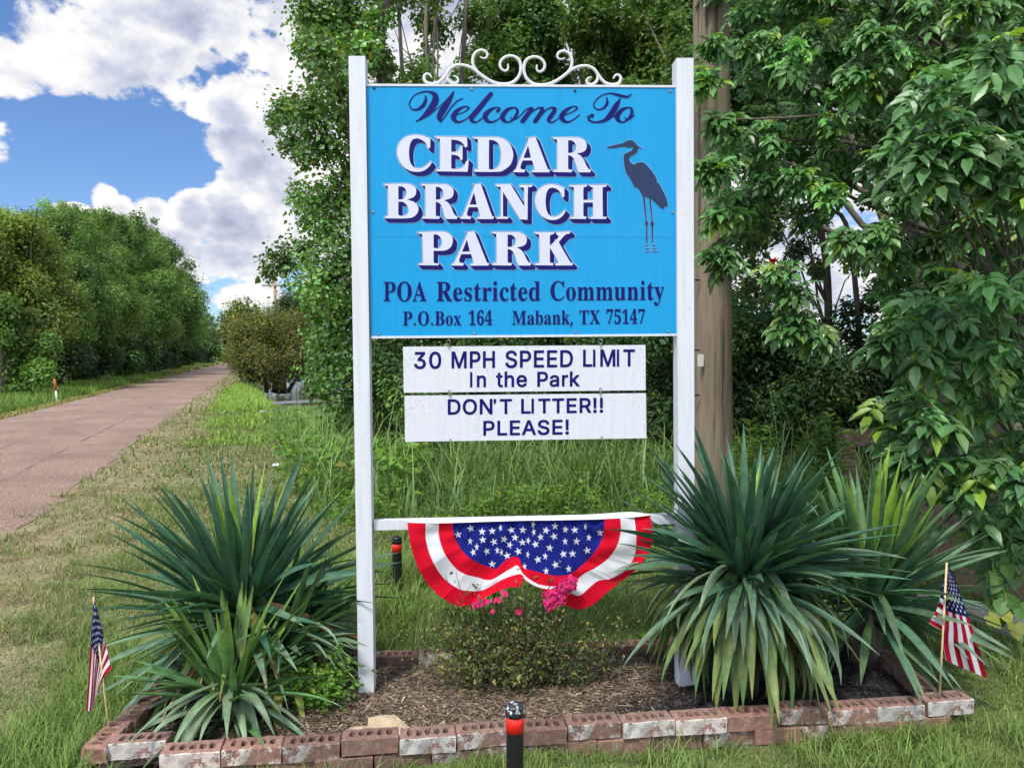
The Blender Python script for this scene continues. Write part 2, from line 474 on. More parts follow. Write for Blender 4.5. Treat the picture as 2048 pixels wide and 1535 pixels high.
# flower bed soil: a low mound inside the edging
bx = np.linspace(-1.52, 1.82, 90); u = np.linspace(.015, .985, 40)
BX = np.repeat(bx[None], 40, 0)
BF = 2.73 + (BX + 1.56) * .1345; BB = 3.57 + (BX + 1.56) * .1235
BY = BF + (BB - BF) * u[:, None]
BZ = .045 + .02 * np.sin(np.pi * u)[:, None] + .025 * (fbm(BX, BY, .25, 41) - .5)
i3 = (np.arange(39)[:, None] * 90 + np.arange(89)[None]).ravel()
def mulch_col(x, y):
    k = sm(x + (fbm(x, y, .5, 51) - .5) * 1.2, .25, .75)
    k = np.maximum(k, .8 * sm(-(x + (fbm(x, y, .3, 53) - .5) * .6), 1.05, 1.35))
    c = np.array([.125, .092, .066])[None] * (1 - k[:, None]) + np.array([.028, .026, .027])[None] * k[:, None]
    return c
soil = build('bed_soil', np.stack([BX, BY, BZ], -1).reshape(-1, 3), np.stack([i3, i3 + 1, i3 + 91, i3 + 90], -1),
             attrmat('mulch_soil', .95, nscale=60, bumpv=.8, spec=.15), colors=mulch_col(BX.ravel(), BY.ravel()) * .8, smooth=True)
tag(soil, kind='structure')
def bed_z(x, y):
    f = 2.73 + (x + 1.56) * .1345; b = 3.57 + (x + 1.56) * .1235
    return .045 + .02 * np.sin(np.pi * np.clip((y - f) / (b - f), 0, 1)) + .025 * (fbm(x, y, .25, 41) - .5)
n = 13000
x = rng.uniform(-1.45, 1.75, n); v = rng.uniform(.04, .96, n)
y = (2.73 + (x + 1.56) * .1345) * (1 - v) + (3.57 + (x + 1.56) * .1235) * v
chipT = np.array([[-.5,-.5,0],[.5,-.38,0],[.5,.4,.05],[-.5,.5,0],[-.45,-.4,.3],[.42,-.3,.3],[.4,.3,.35],[-.4,.4,.3]], float)
a = rng.uniform(0, 6.28, n)
X = np.stack([np.cos(a), np.sin(a), rng.normal(0, .22, n)], -1); Nn = norm(np.stack([rng.normal(0, .35, n), rng.normal(0, .35, n), np.ones(n)], -1))
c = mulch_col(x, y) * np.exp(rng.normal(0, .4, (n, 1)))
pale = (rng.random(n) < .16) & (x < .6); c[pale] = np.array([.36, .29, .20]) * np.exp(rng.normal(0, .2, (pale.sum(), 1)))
ln = rng.uniform(.010, .042, n); wd = rng.uniform(.003, .013, n)
wd[pale] *= .5; ln[pale] *= 1.5
V_, F_, C_ = inst(chipT, [BOXF], np.stack([x, y, bed_z(x, y) + .004], -1), X, Nn, ln, wd, wd * .8, col=c)
tag(build('mulch_chips', V_, F_, MAT_CHIP, colors=C_), kind='stuff')

# ---------------------------------------------------------------- grass
def blades(P0, az, el, Ln, Wd, bend, K=4, p=1.4, fold=0.0, prof=None, roll=0.0, col=None, tipcol=None, twist=0.0, side_az=None):
    """strips that start at P0, rise at elevation el and arch over by bend (radians)"""
    n = len(P0)
    b = lambda q: np.broadcast_to(np.asarray(q, float), (n,))
    az, el, Ln, Wd, bend, p, roll, twist = map(b, (az, el, Ln, Wd, bend, p, roll, twist))
    t = np.linspace(0, 1, K + 1)
    tm = (t[:-1] + t[1:]) / 2
    e = el[:, None] - bend[:, None] * tm[None] ** p[:, None]
    d = np.stack([np.cos(az)[:, None] * np.cos(e), np.sin(az)[:, None] * np.cos(e), np.sin(e)], -1)
    pts = np.concatenate([P0[:, None], P0[:, None] + np.cumsum(d, 1) * (Ln / K)[:, None, None]], 1)
    tan = np.concatenate([d[:, :1], (d[:, :-1] + d[:, 1:]) / 2, d[:, -1:]], 1)
    sidev = np.stack([-np.sin(az), np.cos(az), np.zeros(n)], -1)[:, None].repeat(K + 1, 1)
    nrm = norm(np.cross(tan, sidev))
    rr = roll[:, None] + twist[:, None] * t[None]
    cs, sn = np.cos(rr)[..., None], np.sin(rr)[..., None]
    sd_, nd_ = sidev * cs + nrm * sn, nrm * cs - sidev * sn
    w = (1 - t ** 1.5) if prof is None else prof(t)
    w = np.maximum(w, .02)
    hw = (Wd[:, None] * w[None] / 2)[..., None]
    if fold:
        V = np.stack([pts - sd_ * hw + nd_ * hw * fold, pts, pts + sd_ * hw + nd_ * hw * fold], 2)
        q = 3
    else:
        V = np.stack([pts - sd_ * hw, pts + sd_ * hw], 2); q = 2
    base = (np.arange(n) * (K + 1) * q)[:, None, None] + (np.arange(K) * q)[None, :, None]
    F = []
    for j in range(q - 1):
        F.append(np.concatenate([base + j, base + j + 1, base + q + j + 1, base + q + j], 2).reshape(-1, 4))
    C = None
    if col is not None:
        tc_ = col if tipcol is None else tipcol
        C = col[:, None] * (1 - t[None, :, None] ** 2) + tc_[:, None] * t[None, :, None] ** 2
        C = np.repeat(C[:, :, None], q, 2).reshape(-1, 3)
    return V.reshape(-1, 3), F, C
def scatter(n, x0, x1, y0, y1, keep):
    x = rng.uniform(x0, x1, n); y = rng.uniform(y0, y1, n)
    k = keep(x, y); return x[k], y[k]
def frustum(x, y, m=.25):
    return np.abs(x) < y * .69 + m
def grasscol(x, y, k=1.0):
    d = dryness(x, y); n = len(x)
    isd = rng.random(n) < np.clip(d * .8 + .10, 0, 1) * k
    g = np.where(rng.random((n, 1)) < .45, GREEN, FRESH) * np.exp(rng.normal(0, .25, (n, 1)))
    c = np.where(isd[:, None], STRAW * np.exp(rng.normal(0, .22, (n, 1))), g)
    return c, isd
def tallzone(x, y):            # unmown growth behind the sign and along the pond
    e = -1.7 - .40 * np.minimum(y - 7.2, 5.3) - .33 * np.maximum(y - 12.5, 0) + (vnoise(x, y, .8, 61) - .5) * .7
    return (y > 6.85 + (vnoise(x, y, .5, 63) - .5) * .5) & (x > e)
parts = []
def lawn(n, x0, x1, y0, y1, l0, l1, w, extra=lambda x, y: np.ones(len(x), bool)):
    x, y = scatter(n, x0, x1, y0, y1, lambda x, y: frustum(x, y) & ~in_bed(x, y, .0) & (x > Xr(y) - .22 + .42 * vnoise(x, y, .25, 71)) & ~tallzone(x, y) & extra(x, y))
    c, isd = grasscol(x, y); m = len(x)
    tuft = sm(fbm(x, y, .35, 73), .42, .62)
    Ln = rng.uniform(l0, l1, m) * (.55 + .9 * tuft) * np.where(isd, .8, 1)
    el = np.where(isd, rng.uniform(.05, 1.0, m), rng.uniform(.6, 1.5, m))
    z = hgt(x, y) - .004
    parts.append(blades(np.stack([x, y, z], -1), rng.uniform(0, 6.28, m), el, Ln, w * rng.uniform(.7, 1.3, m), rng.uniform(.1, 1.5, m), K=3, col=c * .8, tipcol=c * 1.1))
lawn(150000, -3, 3, 2.0, 3.6, .025, .07, .0035)
lawn(150000, -4.2, 3.8, 3.6, 6.0, .04, .10, .0045)
lawn(90000, -6, 4, 6.0, 9.0, .05, .12, .0075)
lawn(70000, -10, 2, 9.0, 22, .06, .14, .018)
lawn(60000, -32, -6, 19, 80, .08, .2, .05)
# longer tufts against the bricks, round the bollard and at the far left
def tufts(n, x0, x1, y0, y1, l0, l1, w, keep):
    x, y = scatter(n, x0, x1, y0, y1, keep); m = len(x)
    c = np.where(rng.random((m, 1)) < .5, GREEN, FRESH) * np.exp(rng.normal(0, .22, (m, 1)))
    parts.append(blades(np.stack([x, y, hgt(x, y)], -1), rng.uniform(0, 6.28, m), rng.uniform(.8, 1.5, m), rng.uniform(l0, l1, m), w, rng.uniform(.3, 1.8, m), K=5, col=c * .85, tipcol=c * 1.15))
nb = lambda x, y: ~in_bed(x, y)
tufts(7000, -2.0, -1.5, 2.6, 4.0, .08, .22, .005, nb)
tufts(9000, -1.6, 1.9, 3.7, 4.5, .08, .20, .005, lambda x, y: nb(x, y) & (vnoise(x, y, .3, 75) > .35))
tufts(6000, -1.5, -.55, 4.2, 5.4, .12, .32, .006, lambda x, y: nb(x, y) & (vnoise(x, y, .35, 76) > .42))
tufts(5000, .5, 3.0, 2.5, 3.2, .06, .17, .005, lambda x, y: nb(x, y) & (y < 2.65 + (x + 1.56) * .1345) & (vnoise(x, y, .3, 77) > .45))
tufts(6500, -1.4, 1.9, 2.53, 3.18, .04, .12, .004, lambda x, y: nb(x, y, ) & (y > 2.59 + (x + 1.56) * .1345) & (vnoise(x, y, .2, 79) > .45))
tufts(2500, -2.4, -.2, 2.3, 2.75, .06, .15, .0045, lambda x, y: nb(x, y) & (vnoise(x, y, .3, 78) > .4))
V_, F_, C_ = join([(a, b, c) for a, b, c in parts])
tag(build('lawn_grass', V_, F_, MAT_GRASS, colors=C_), kind='stuff')

# verge across the road
parts = []
def strip(n, y0, y1, d0, d1, l0, l1, w, c0, c1):
    y = rng.uniform(y0, y1, n); x = Xr(y) - ROADW - rng.uniform(d0, d1, n)
    k = rng.random((n, 1)); c = (np.array(c0) * k + np.array(c1) * (1 - k)) * np.exp(rng.normal(0, .2, (n, 1)))
    parts.append(blades(np.stack([x, y, hgt(x, y)], -1), rng.uniform(0, 6.28, n), rng.uniform(.7, 1.5, n), rng.uniform(l0, l1, n), w, rng.uniform(.2, 1.6, n), K=3, col=c * .9, tipcol=c * 1.1))
strip(16000, 15, 60, .0, .5, .04, .12, .03, (.34, .29, .13), (.22, .26, .07))
strip(26000, 15, 60, .4, 3.2, .15, .5, .025, (.16, .27, .05), (.11, .19, .04))
strip(16000, 60, 160, .0, 3.2, .15, .5, .06, (.16, .25, .05), (.30, .27, .10))
V_, F_, C_ = join(parts)
tag(build('verge_grass', V_, F_, MAT_GRASS, colors=C_), kind='stuff')

# tall arching grass behind the sign and at the pond
parts = []
def tall(n, x0, x1, y0, y1, l0, l1, w, cols, dens=None):
    x, y = scatter(n, x0, x1, y0, y1, lambda x, y: tallzone(x, y) & frustum(x, y, .6) & (hgt(x, y) > -.48))
    m = len(x); cl = fbm(x, y, .6, 81)
    ci = rng.integers(0, len(cols), m)
    c = np.array(cols)[ci] * np.exp(rng.normal(0, .2, (m, 1)))
    Ln = rng.uniform(l0, l1, m) * (.6 + .8 * sm(cl, .35, .65))
    lim = np.where((x < -.6) & (y > 11), 1.55 - .0625 * y - hgt(x, y), 9); Ln = np.minimum(Ln, np.maximum(lim, .12) * rng.uniform(.8, 1.15, m))
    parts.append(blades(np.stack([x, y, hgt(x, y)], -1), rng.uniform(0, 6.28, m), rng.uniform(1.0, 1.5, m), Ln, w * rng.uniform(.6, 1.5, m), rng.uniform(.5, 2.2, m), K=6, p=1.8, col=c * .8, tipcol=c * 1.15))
TG = [(.17, .29, .07), (.12, .22, .06), (.23, .34, .10), (.14, .25, .11)]
tall(6500, -3.5, 4.5, 6.9, 9.5, .18, .5, .010, TG)
tall(1300, -3.5, 4.5, 7.2, 9.8, .6, 1.15, .016, [(.20, .30, .12), (.16, .26, .09)])
tall(30000, -7, 3, 8.0, 16, .3, .8, .013, TG + [(.26, .39, .11), (.24, .38, .09)])
tall(16000, -14, 3, 14, 29, .4, 1.0, .03, TG + [(.24, .36, .09), (.22, .33, .10)])
n = 15000; y = rng.uniform(13, 38, n); x = Xr(y) + rng.uniform(.7, 2.6, n); k = fbm(x, y, 1.2, 85) > .62 - .30 * sm(y, 13, 24); x, y = x[k], y[k]; m = len(x)
c = np.array([.26, .40, .08]) * np.exp(rng.normal(0, .2, (m, 1)))
parts.append(blades(np.stack([x, y, hgt(x, y)], -1), rng.uniform(0, 6.28, m), rng.uniform(.9, 1.5, m), rng.uniform(.12, .42, m) * sm(x - Xr(y), .5, 1.6) * (.4 + .6 * sm(y, 14, 24)), .026, rng.uniform(.3, 1.6, m), K=4, col=c * .8, tipcol=c * 1.1))
V_, F_, C_ = join(parts)
tag(build('tall_grass', V_, F_, MAT_GRASS, colors=C_), kind='stuff')
# low leafy weeds in front of it
x, y = scatter(34000, -2.6, 4.2, 6.7, 9.2, lambda x, y: tallzone(x, y) & (fbm(x, y, .5, 91) > .38))
m = len(x); z = hgt(x, y) + rng.uniform(.02, .34, m) * sm(fbm(x, y, .45, 92), .3, .6)
aa = rng.uniform(0, 6.28, m)
V_, F_, C_ = inst(L_OV, F_OV, np.stack([x, y, z], -1), np.stack([np.cos(aa), np.sin(aa), rng.uniform(-.5, .3, m)], -1), norm(np.stack([rng.normal(0, .4, m), rng.normal(-.2, .4, m), np.ones(m)], -1)),
                  rng.uniform(.04, .085, m), rng.uniform(.015, .03, m), col=leafcol(m, (.15, .27, .045), .25, .05))
tag(build('leafy_weeds', V_, F_, MAT_LEAF, colors=C_), kind='stuff')
x, y = scatter(16000, -6.5, -1.0, 7.5, 14.5, lambda x, y: tallzone(x, y) & (fbm(x, y, .9, 93) > .50))
m = len(x); z = hgt(x, y) + rng.uniform(.02, .5, m); aa = rng.uniform(0, 6.28, m)
V_, F_, C_ = inst(L_OV, F_OV, np.stack([x, y, z], -1), np.stack([np.cos(aa), np.sin(aa), rng.uniform(-.4, .3, m)], -1), norm(np.stack([rng.normal(0, .4, m), rng.normal(-.2, .4, m), np.ones(m)], -1)),
                  rng.uniform(.08, .18, m), rng.uniform(.05, .12, m), col=leafcol(m, (.14, .28, .04), .25, .05))
tag(build('pond_weeds', V_, F_, MAT_LEAF, colors=C_), kind='stuff')
SERIF = {"P": [418, "15,0 15,17 36,20 52,24 62,32 69,43 73,59 75,81 75,379 73,398 69,413 62,424 51,431 36,436 16,439 16,455 214,455 265,454 306,449 336,440 357,429 375,415 390,398 400,378 407,356 409,332 404,296 390,266 367,240 334,221 292,209 242,206 182,206 182,81 183,59 187,43 194,32 205,24 221,20 242,17 242,0|182,230 201,230 231,232 255,240 272,253 283,271 290,297 292,329 290,361 285,387 275,406 261,420 241,428 216,431 204,430 195,428 189,424 185,418 183,409 182,398"], "O": [525, "261,-11 228,-9 198,-3 169,7 142,21 117,38 94,58 75,81 58,106 45,134 35,163 29,195 28,228 29,260 35,292 45,321 58,349 75,374 95,397 117,417 143,434 170,448 200,458 232,464 265,466 298,464 328,458 357,448 384,435 409,418 431,399 451,376 467,351 481,323 490,293 496,261 498,228 496,195 490,163 481,134 467,106 450,81 430,58 408,38 383,21 355,7 325,-3 294,-9|265,12 328,36 367,108 379,228 376,293 365,346 348,389 324,419 294,437 260,443 196,419 158,347 145,228 149,163 159,109 177,67 201,37 230,18"], "A": [437, "-9,0 -9,18 4,19 14,24 24,30 32,41 41,55 49,75 206,466 224,465 384,87 394,65 403,47 411,34 420,25 430,20 443,18 443,0 229,0 229,18 259,21 277,30 283,46 282,54 279,66 273,81 253,132 103,132 79,71 76,59 75,48 80,32 96,21 124,18 128,18 128,0|113,161 242,161 177,319"], "R": [473, "15,0 15,17 36,20 52,24 62,32 69,43 73,59 75,81 75,379 73,398 69,413 62,424 51,431 36,436 16,439 16,455 217,455 278,452 329,442 367,426 395,403 412,372 417,334 406,285 372,248 315,224 432,50 452,26 459,21 468,18 478,17 480,17 480,0 338,0 201,212 182,212 182,81 183,59 187,43 194,32 205,24 221,20 242,17 242,0|182,234 203,234 235,236 261,245 280,258 293,278 301,304 304,336 295,389 268,421 224,431 209,430 197,427 190,422 185,414 183,402 182,385"], "e": [301, "154,-10 129,-8 106,-1 85,10 66,26 50,45 37,69 27,95 21,125 19,157 21,187 28,215 38,240 51,263 68,282 87,298 109,309 132,316 157,318 193,314 224,301 249,280 268,251 279,216 283,173 283,166 117,166 127,97 154,56 199,42 225,47 248,62 270,86 285,73 248,27 205,-1|116,192 201,192 201,215 201,241 198,261 193,277 186,288 175,295 161,297 136,286 121,255 116,203"], "s": [288, "151,-10 132,-8 110,-3 87,6 73,9 64,7 56,1 51,-9 36,-9 36,105 53,105 61,79 72,57 87,39 103,26 121,17 140,15 156,16 168,20 179,27 186,35 191,46 192,58 188,76 176,92 156,105 107,130 85,142 68,155 54,169 45,185 39,202 37,220 40,247 49,270 65,291 86,306 111,316 141,319 166,316 199,308 206,306 213,305 220,306 226,311 230,319 244,319 244,222 228,222 220,244 209,262 196,277 182,288 166,294 149,296 136,295 125,292 116,286 110,278 106,269 105,259 106,249 109,240 115,232 123,225 134,218 146,212 191,189 212,178 229,165 241,151 250,136 255,117 257,95 254,65 244,39 228,18 206,2 181,-7"], "t": [228, "124,-9 99,-7 80,-1 66,10 56,26 50,46 48,71 48,279 20,279 20,300 88,369 105,389 118,407 129,424 144,424 144,310 208,310 208,279 144,279 144,82 145,69 147,59 149,51 154,45 160,41 168,40 183,44 195,56 206,75 222,66 198,24 165,-1"], "r": [287, "18,0 18,16 30,18 39,21 45,26 49,32 52,43 52,56 52,252 52,267 50,278 46,285 41,289 32,292 20,293 21,310 146,310 146,252 158,272 172,288 187,301 203,311 218,316 233,318 250,317 264,312 275,304 283,293 288,281 289,266 288,254 284,243 278,234 270,228 260,224 248,222 237,223 229,226 222,231 207,250 202,255 196,259 189,260 179,258 171,252 162,241 155,228 151,211 149,192 149,56 150,42 153,32 159,25 167,21 180,18 197,16 197,0"], "i": [198, "101,362 87,364 75,368 65,376 57,387 52,399 50,412 52,426 57,438 65,449 75,457 87,462 101,463 114,462 126,457 137,449 145,438 150,426 151,412 149,399 145,387 136,376 126,368 114,364|18,0 18,16 30,18 39,21 45,26 49,32 52,43 52,56 52,252 52,267 50,278 47,285 41,289 32,292 20,293 21,310 148,310 148,56 149,43 151,33 154,26 160,21 168,18 180,16 180,0"], "c": [293, "156,-10 131,-8 108,-1 87,11 67,26 51,45 38,68 28,93 21,120 19,150 22,181 29,210 40,237 55,260 74,280 96,297 120,309 146,317 175,319 204,317 230,310 250,298 265,283 274,265 277,245 276,233 272,223 266,215 258,209 248,205 236,204 214,209 201,225 196,251 197,261 197,271 194,286 185,294 169,297 138,285 118,248 112,187 115,142 123,105 137,76 156,55 178,42 204,38 227,42 250,53 271,72 285,60 248,21 205,-2"], "d": [370, "140,-10 117,-8 97,-1 78,10 61,26 47,44 35,66 26,91 21,118 19,147 21,180 27,210 36,237 48,261 63,281 81,297 101,309 123,316 146,318 175,314 201,301 223,280 223,401 222,413 218,423 212,430 203,435 191,438 176,439 176,455 319,455 319,75 320,60 322,49 325,41 330,35 340,30 353,28 353,11 315,8 271,1 223,-10 223,39 201,12 173,-5|171,28 182,30 192,34 202,41 211,51 218,62 223,76 223,242 220,252 214,262 206,270 196,276 186,279 174,281 155,277 141,267 130,250 123,225 119,193 118,153 119,115 123,83 130,58 140,42 153,32"], "C": [468, "257,-11 213,-7 174,3 137,20 105,43 78,71 56,104 39,142 29,184 26,228 30,273 39,314 56,351 79,384 106,412 139,435 176,452 216,462 259,465 292,463 328,454 367,440 374,437 381,436 388,435 402,439 413,449 419,465 437,465 437,308 420,308 403,347 381,380 356,407 328,427 298,439 265,443 198,419 157,347 144,226 159,114 203,46 278,24 305,26 331,33 358,45 383,61 407,81 428,106 447,89 395,33 332,0"], "o": [336, "169,-10 140,-8 114,-1 90,11 69,27 52,47 38,70 27,96 21,124 19,154 21,184 27,213 38,239 52,262 69,281 90,297 114,309 140,316 168,318 196,316 222,309 245,298 266,282 283,263 298,240 308,214 315,185 317,154 315,123 308,94 298,69 284,46 266,26 245,11 222,-1 197,-8|169,11 186,14 199,24 209,39 212,50 215,64 217,81 220,154 218,206 214,245 208,271 198,286 185,296 169,299 151,296 138,286 128,271 122,245 118,206 117,154 120,82 122,64 125,50 128,39 138,24 152,14"], "m": [554, "18,0 18,16 30,17 39,21 45,26 49,33 52,43 52,56 52,253 52,266 49,276 46,284 40,289 31,293 19,294 19,310 146,310 146,265 173,294 204,312 237,318 277,312 305,293 320,261 348,293 381,312 418,318 465,306 494,271 504,212 504,56 504,43 507,33 510,26 516,21 524,17 536,16 536,0 377,0 377,16 389,18 397,21 403,26 407,34 409,44 410,56 410,217 409,234 407,247 404,258 398,265 389,270 377,271 358,268 341,256 324,237 324,56 325,44 327,34 331,26 336,21 345,18 356,16 356,0 199,0 199,16 211,18 219,21 225,26 229,34 231,44 232,56 232,217 231,233 229,247 226,258 220,265 211,270 199,271 180,267 162,255 146,235 146,56 147,44 149,34 152,27 158,21 166,18 177,16 177,0"], "u": [375, "131,-10 103,-7 81,2 65,17 54,38 48,65 46,97 46,248 45,262 43,274 39,282 33,289 24,293 11,294 11,310 142,310 142,74 143,63 146,54 151,46 158,40 166,37 177,36 196,39 213,49 228,66 228,248 228,263 225,275 221,283 214,289 204,293 189,294 189,310 324,310 324,70 325,56 327,46 331,39 338,34 347,31 360,30 360,13 321,10 277,3 228,-10 228,40 216,26 202,13 186,3 169,-4 150,-9"], "n": [381, "18,0 18,16 30,17 39,21 45,26 49,33 52,43 52,56 52,253 52,266 49,276 46,284 40,289 31,293 19,294 19,310 148,310 148,267 175,296 207,313 243,318 292,306 321,271 330,212 330,56 331,43 333,33 337,26 343,21 352,17 363,16 363,0 202,0 202,16 207,16 223,21 232,34 235,56 235,217 234,234 232,247 229,258 223,265 215,270 203,271 183,267 164,255 148,235 148,56 148,43 151,33 154,26 160,21 168,17 180,16 180,0"], "y": [300, "52,-140 36,-139 22,-133 10,-125 1,-113 -5,-100 -7,-84 -5,-73 -2,-62 5,-53 13,-46 24,-41 36,-40 46,-41 56,-44 64,-49 70,-57 73,-65 75,-76 74,-81 74,-87 75,-94 79,-97 86,-99 94,-96 104,-88 114,-74 129,-44 140,-5 36,251 25,275 15,287 11,291 4,293 -3,293 -5,293 -5,310 162,310 162,293 136,289 132,286 129,281 128,275 130,267 133,257 185,119 230,241 236,260 238,274 237,281 234,286 229,289 223,292 214,293 203,293 203,310 300,310 300,293 291,292 283,288 277,281 259,242 162,-24 151,-53 140,-77 129,-96 118,-111 107,-122 95,-131 83,-136 68,-139"], "B": [443, "16,0 16,17 36,20 52,25 62,32 69,44 73,60 75,82 75,369 74,386 72,401 69,412 65,421 59,428 51,433 41,436 30,438 15,439 15,455 220,455 318,444 377,409 396,351 384,302 348,268 287,247 360,223 404,185 418,132 413,93 397,61 371,35 335,15 291,4 238,0|182,252 188,252 220,254 245,261 263,272 275,290 282,314 285,345 283,373 278,395 269,412 257,424 239,431 216,434 203,433 193,430 188,425 185,417 183,406 182,391|222,24 248,27 268,35 283,49 293,69 299,95 301,128 298,162 290,188 277,208 258,221 231,228 197,231 182,231 182,65 183,51 186,41 190,33 198,28 208,25"], "x": [319, "5,0 5,15 24,23 44,37 62,56 123,136 43,263 31,279 18,289 4,293 4,310 169,310 169,294 153,293 143,288 140,280 149,260 183,206 224,257 230,265 233,272 234,279 234,284 231,287 227,290 221,292 212,293 201,294 201,310 311,310 311,296 292,289 273,275 254,254 198,184 291,36 303,21 307,18 312,16 319,15 319,0 155,0 155,16 164,16 172,18 178,19 182,22 185,26 185,30 184,38 180,48 173,59 138,114 97,61 90,51 86,42 85,34 88,23 98,17 114,15 118,15 118,0"], ".": [180, "89,-9 79,-8 69,-5 60,1 54,10 50,22 48,36 50,51 54,63 60,71 69,77 79,80 89,81 100,80 110,77 119,71 126,63 130,51 132,36 130,22 126,10 119,1 110,-5 100,-8"], "1": [375, "65,0 65,36 120,36 131,37 139,40 146,45 150,53 153,64 154,79 154,416 108,365 94,355 81,348 67,346 57,347 48,352 40,359 33,369 29,381 28,396 74,412 91,420 111,432 132,447 179,482 254,482 254,79 255,66 257,56 261,47 267,41 276,37 288,36 343,36 343,0"], "6": [375, "197,-7 165,-4 136,4 109,18 86,37 67,62 51,93 39,130 33,173 30,222 32,258 35,293 42,325 51,356 63,384 77,409 94,432 114,450 137,466 163,477 191,484 222,486 249,485 272,482 291,476 307,468 319,459 329,449 335,437 339,425 340,412 338,399 332,387 322,376 307,367 287,362 260,360 256,400 253,413 249,424 243,434 236,441 227,445 216,447 191,441 170,426 152,401 139,366 130,322 125,269 135,275 147,281 161,286 177,291 196,293 218,294 256,290 288,278 315,258 336,230 348,196 352,155 348,110 334,71 313,38 282,13 244,-2|199,38 215,41 228,49 239,64 248,85 253,113 255,148 253,181 247,208 238,228 226,242 211,250 193,253 180,252 168,249 154,243 142,236 132,228 125,221 128,162 135,116 147,81 162,57 179,42"], "4": [375, "121,0 121,36 140,36 154,37 167,39 179,44 188,52 193,65 195,84 195,125 9,125 9,166 199,480 293,480 293,169 363,169 363,125 293,125 293,84 295,65 300,52 309,44 320,39 333,37 348,36 357,36 357,0|56,169 195,169 195,287 196,351 199,416 189,394 174,366 158,338 146,319"], "M": [634, "14,0 14,17 34,20 50,24 61,32 69,43 74,58 75,79 75,382 75,396 73,407 71,416 66,423 61,428 53,432 43,435 30,437 15,439 15,455 185,455 317,142 449,455 617,455 617,439 598,436 583,430 573,423 566,412 561,397 560,378 560,85 561,68 562,54 565,43 569,34 574,28 582,23 591,20 602,18 617,17 617,0 396,0 396,17 410,19 423,22 433,25 440,29 446,36 450,44 453,54 454,68 455,83 455,399 288,0 270,0 105,389 105,80 107,57 112,41 120,30 131,23 148,19 169,17 169,0"], "b": [361, "43,-11 43,388 42,407 40,420 37,428 31,434 21,437 8,439 8,455 138,455 138,279 162,301 190,314 221,318 244,316 265,310 284,299 301,284 315,266 326,245 335,221 340,195 342,166 340,133 333,103 323,75 308,51 291,30 270,13 246,0 220,-8 192,-10 162,-6 133,7 105,28 53,-11|183,14 204,18 220,30 232,49 239,77 244,114 245,160 244,197 239,228 231,251 220,267 204,277 184,280 174,279 164,275 155,270 147,262 142,253 138,242 138,69 143,38 158,20"], "a": [344, "255,-10 226,-5 208,10 200,35 168,11 133,-4 95,-9 74,-6 55,0 40,11 29,26 22,43 20,63 25,91 39,115 63,136 98,155 143,173 199,190 199,241 197,258 193,272 187,282 177,290 164,294 148,296 123,293 109,286 104,274 113,257 119,248 122,239 123,231 121,220 117,210 110,202 100,196 90,192 77,191 64,192 54,196 45,203 38,212 34,223 33,236 35,252 40,266 49,278 62,290 77,300 95,308 115,314 137,317 162,318 205,315 239,307 263,292 280,271 290,244 293,210 293,62 295,40 297,37 300,35 304,34 309,35 314,38 320,42 329,28 306,7 281,-6|151,34 158,34 165,37 174,41 183,47 191,54 199,63 199,169 154,151 127,123 118,84 122,56 133,39"], "k": [359, "17,0 17,16 30,18 39,21 45,26 49,33 52,43 52,56 52,398 52,412 50,422 47,429 42,434 33,438 20,439 21,455 148,455 148,169 227,248 236,259 242,269 244,278 240,287 228,292 209,293 206,293 206,310 345,310 345,293 320,289 297,278 275,260 222,209 346,34 355,24 365,18 376,16 376,0 211,0 211,16 217,16 229,18 237,23 239,32 238,37 236,43 232,49 163,147 148,134 148,56 148,43 151,33 154,26 160,21 168,18 180,16 180,0"], ",": [180, "28,-87 47,-3 61,78 124,78 129,71 122,46 114,20 104,-8 71,-87"], "T": [423, "92,0 92,17 114,19 130,23 142,31 150,42 154,59 156,81 156,433 149,433 116,430 88,420 65,403 47,380 35,352 29,318 11,318 11,455 410,455 410,317 394,317 375,382 333,420 269,433 263,433 263,81 265,58 269,41 276,30 288,23 305,19 328,17 328,0"], "X": [471, "11,0 11,17 40,23 66,39 90,66 193,208 78,386 67,402 57,415 47,425 38,433 27,437 16,439 14,439 14,455 244,455 244,439 229,439 207,436 194,428 190,415 191,408 195,399 201,388 265,289 322,373 331,389 337,403 339,414 334,427 319,435 293,439 293,455 458,455 458,439 455,439 436,437 418,432 403,423 388,410 372,394 357,373 281,265 413,57 436,28 444,22 452,19 461,17 464,17 464,0 238,0 238,17 243,17 269,20 285,28 290,41 288,51 283,64 275,79 210,183 138,81 130,68 126,56 124,45 130,30 146,21 174,17 174,0"], "7": [375, "111,0 289,406 113,406 93,403 80,391 74,372 70,338 30,338 33,480 353,480 353,447 168,0"], "5": [375, "165,-7 133,-5 106,-1 84,5 66,14 51,24 40,35 33,48 28,61 27,75 29,89 33,101 42,109 53,116 66,120 81,121 81,108 84,96 88,83 93,71 101,61 111,52 123,46 137,42 154,40 169,41 183,45 195,50 207,58 217,69 226,83 232,101 236,122 237,148 234,178 226,203 213,223 195,236 173,244 146,247 103,243 71,235 40,247 62,480 316,480 319,357 281,357 275,380 273,388 270,394 267,399 261,403 254,405 244,406 105,406 94,281 126,288 168,291 216,287 258,276 293,256 319,228 335,192 340,148 338,120 333,96 324,75 312,56 299,40 282,27 265,16 246,8 226,1 205,-3 185,-6"]}
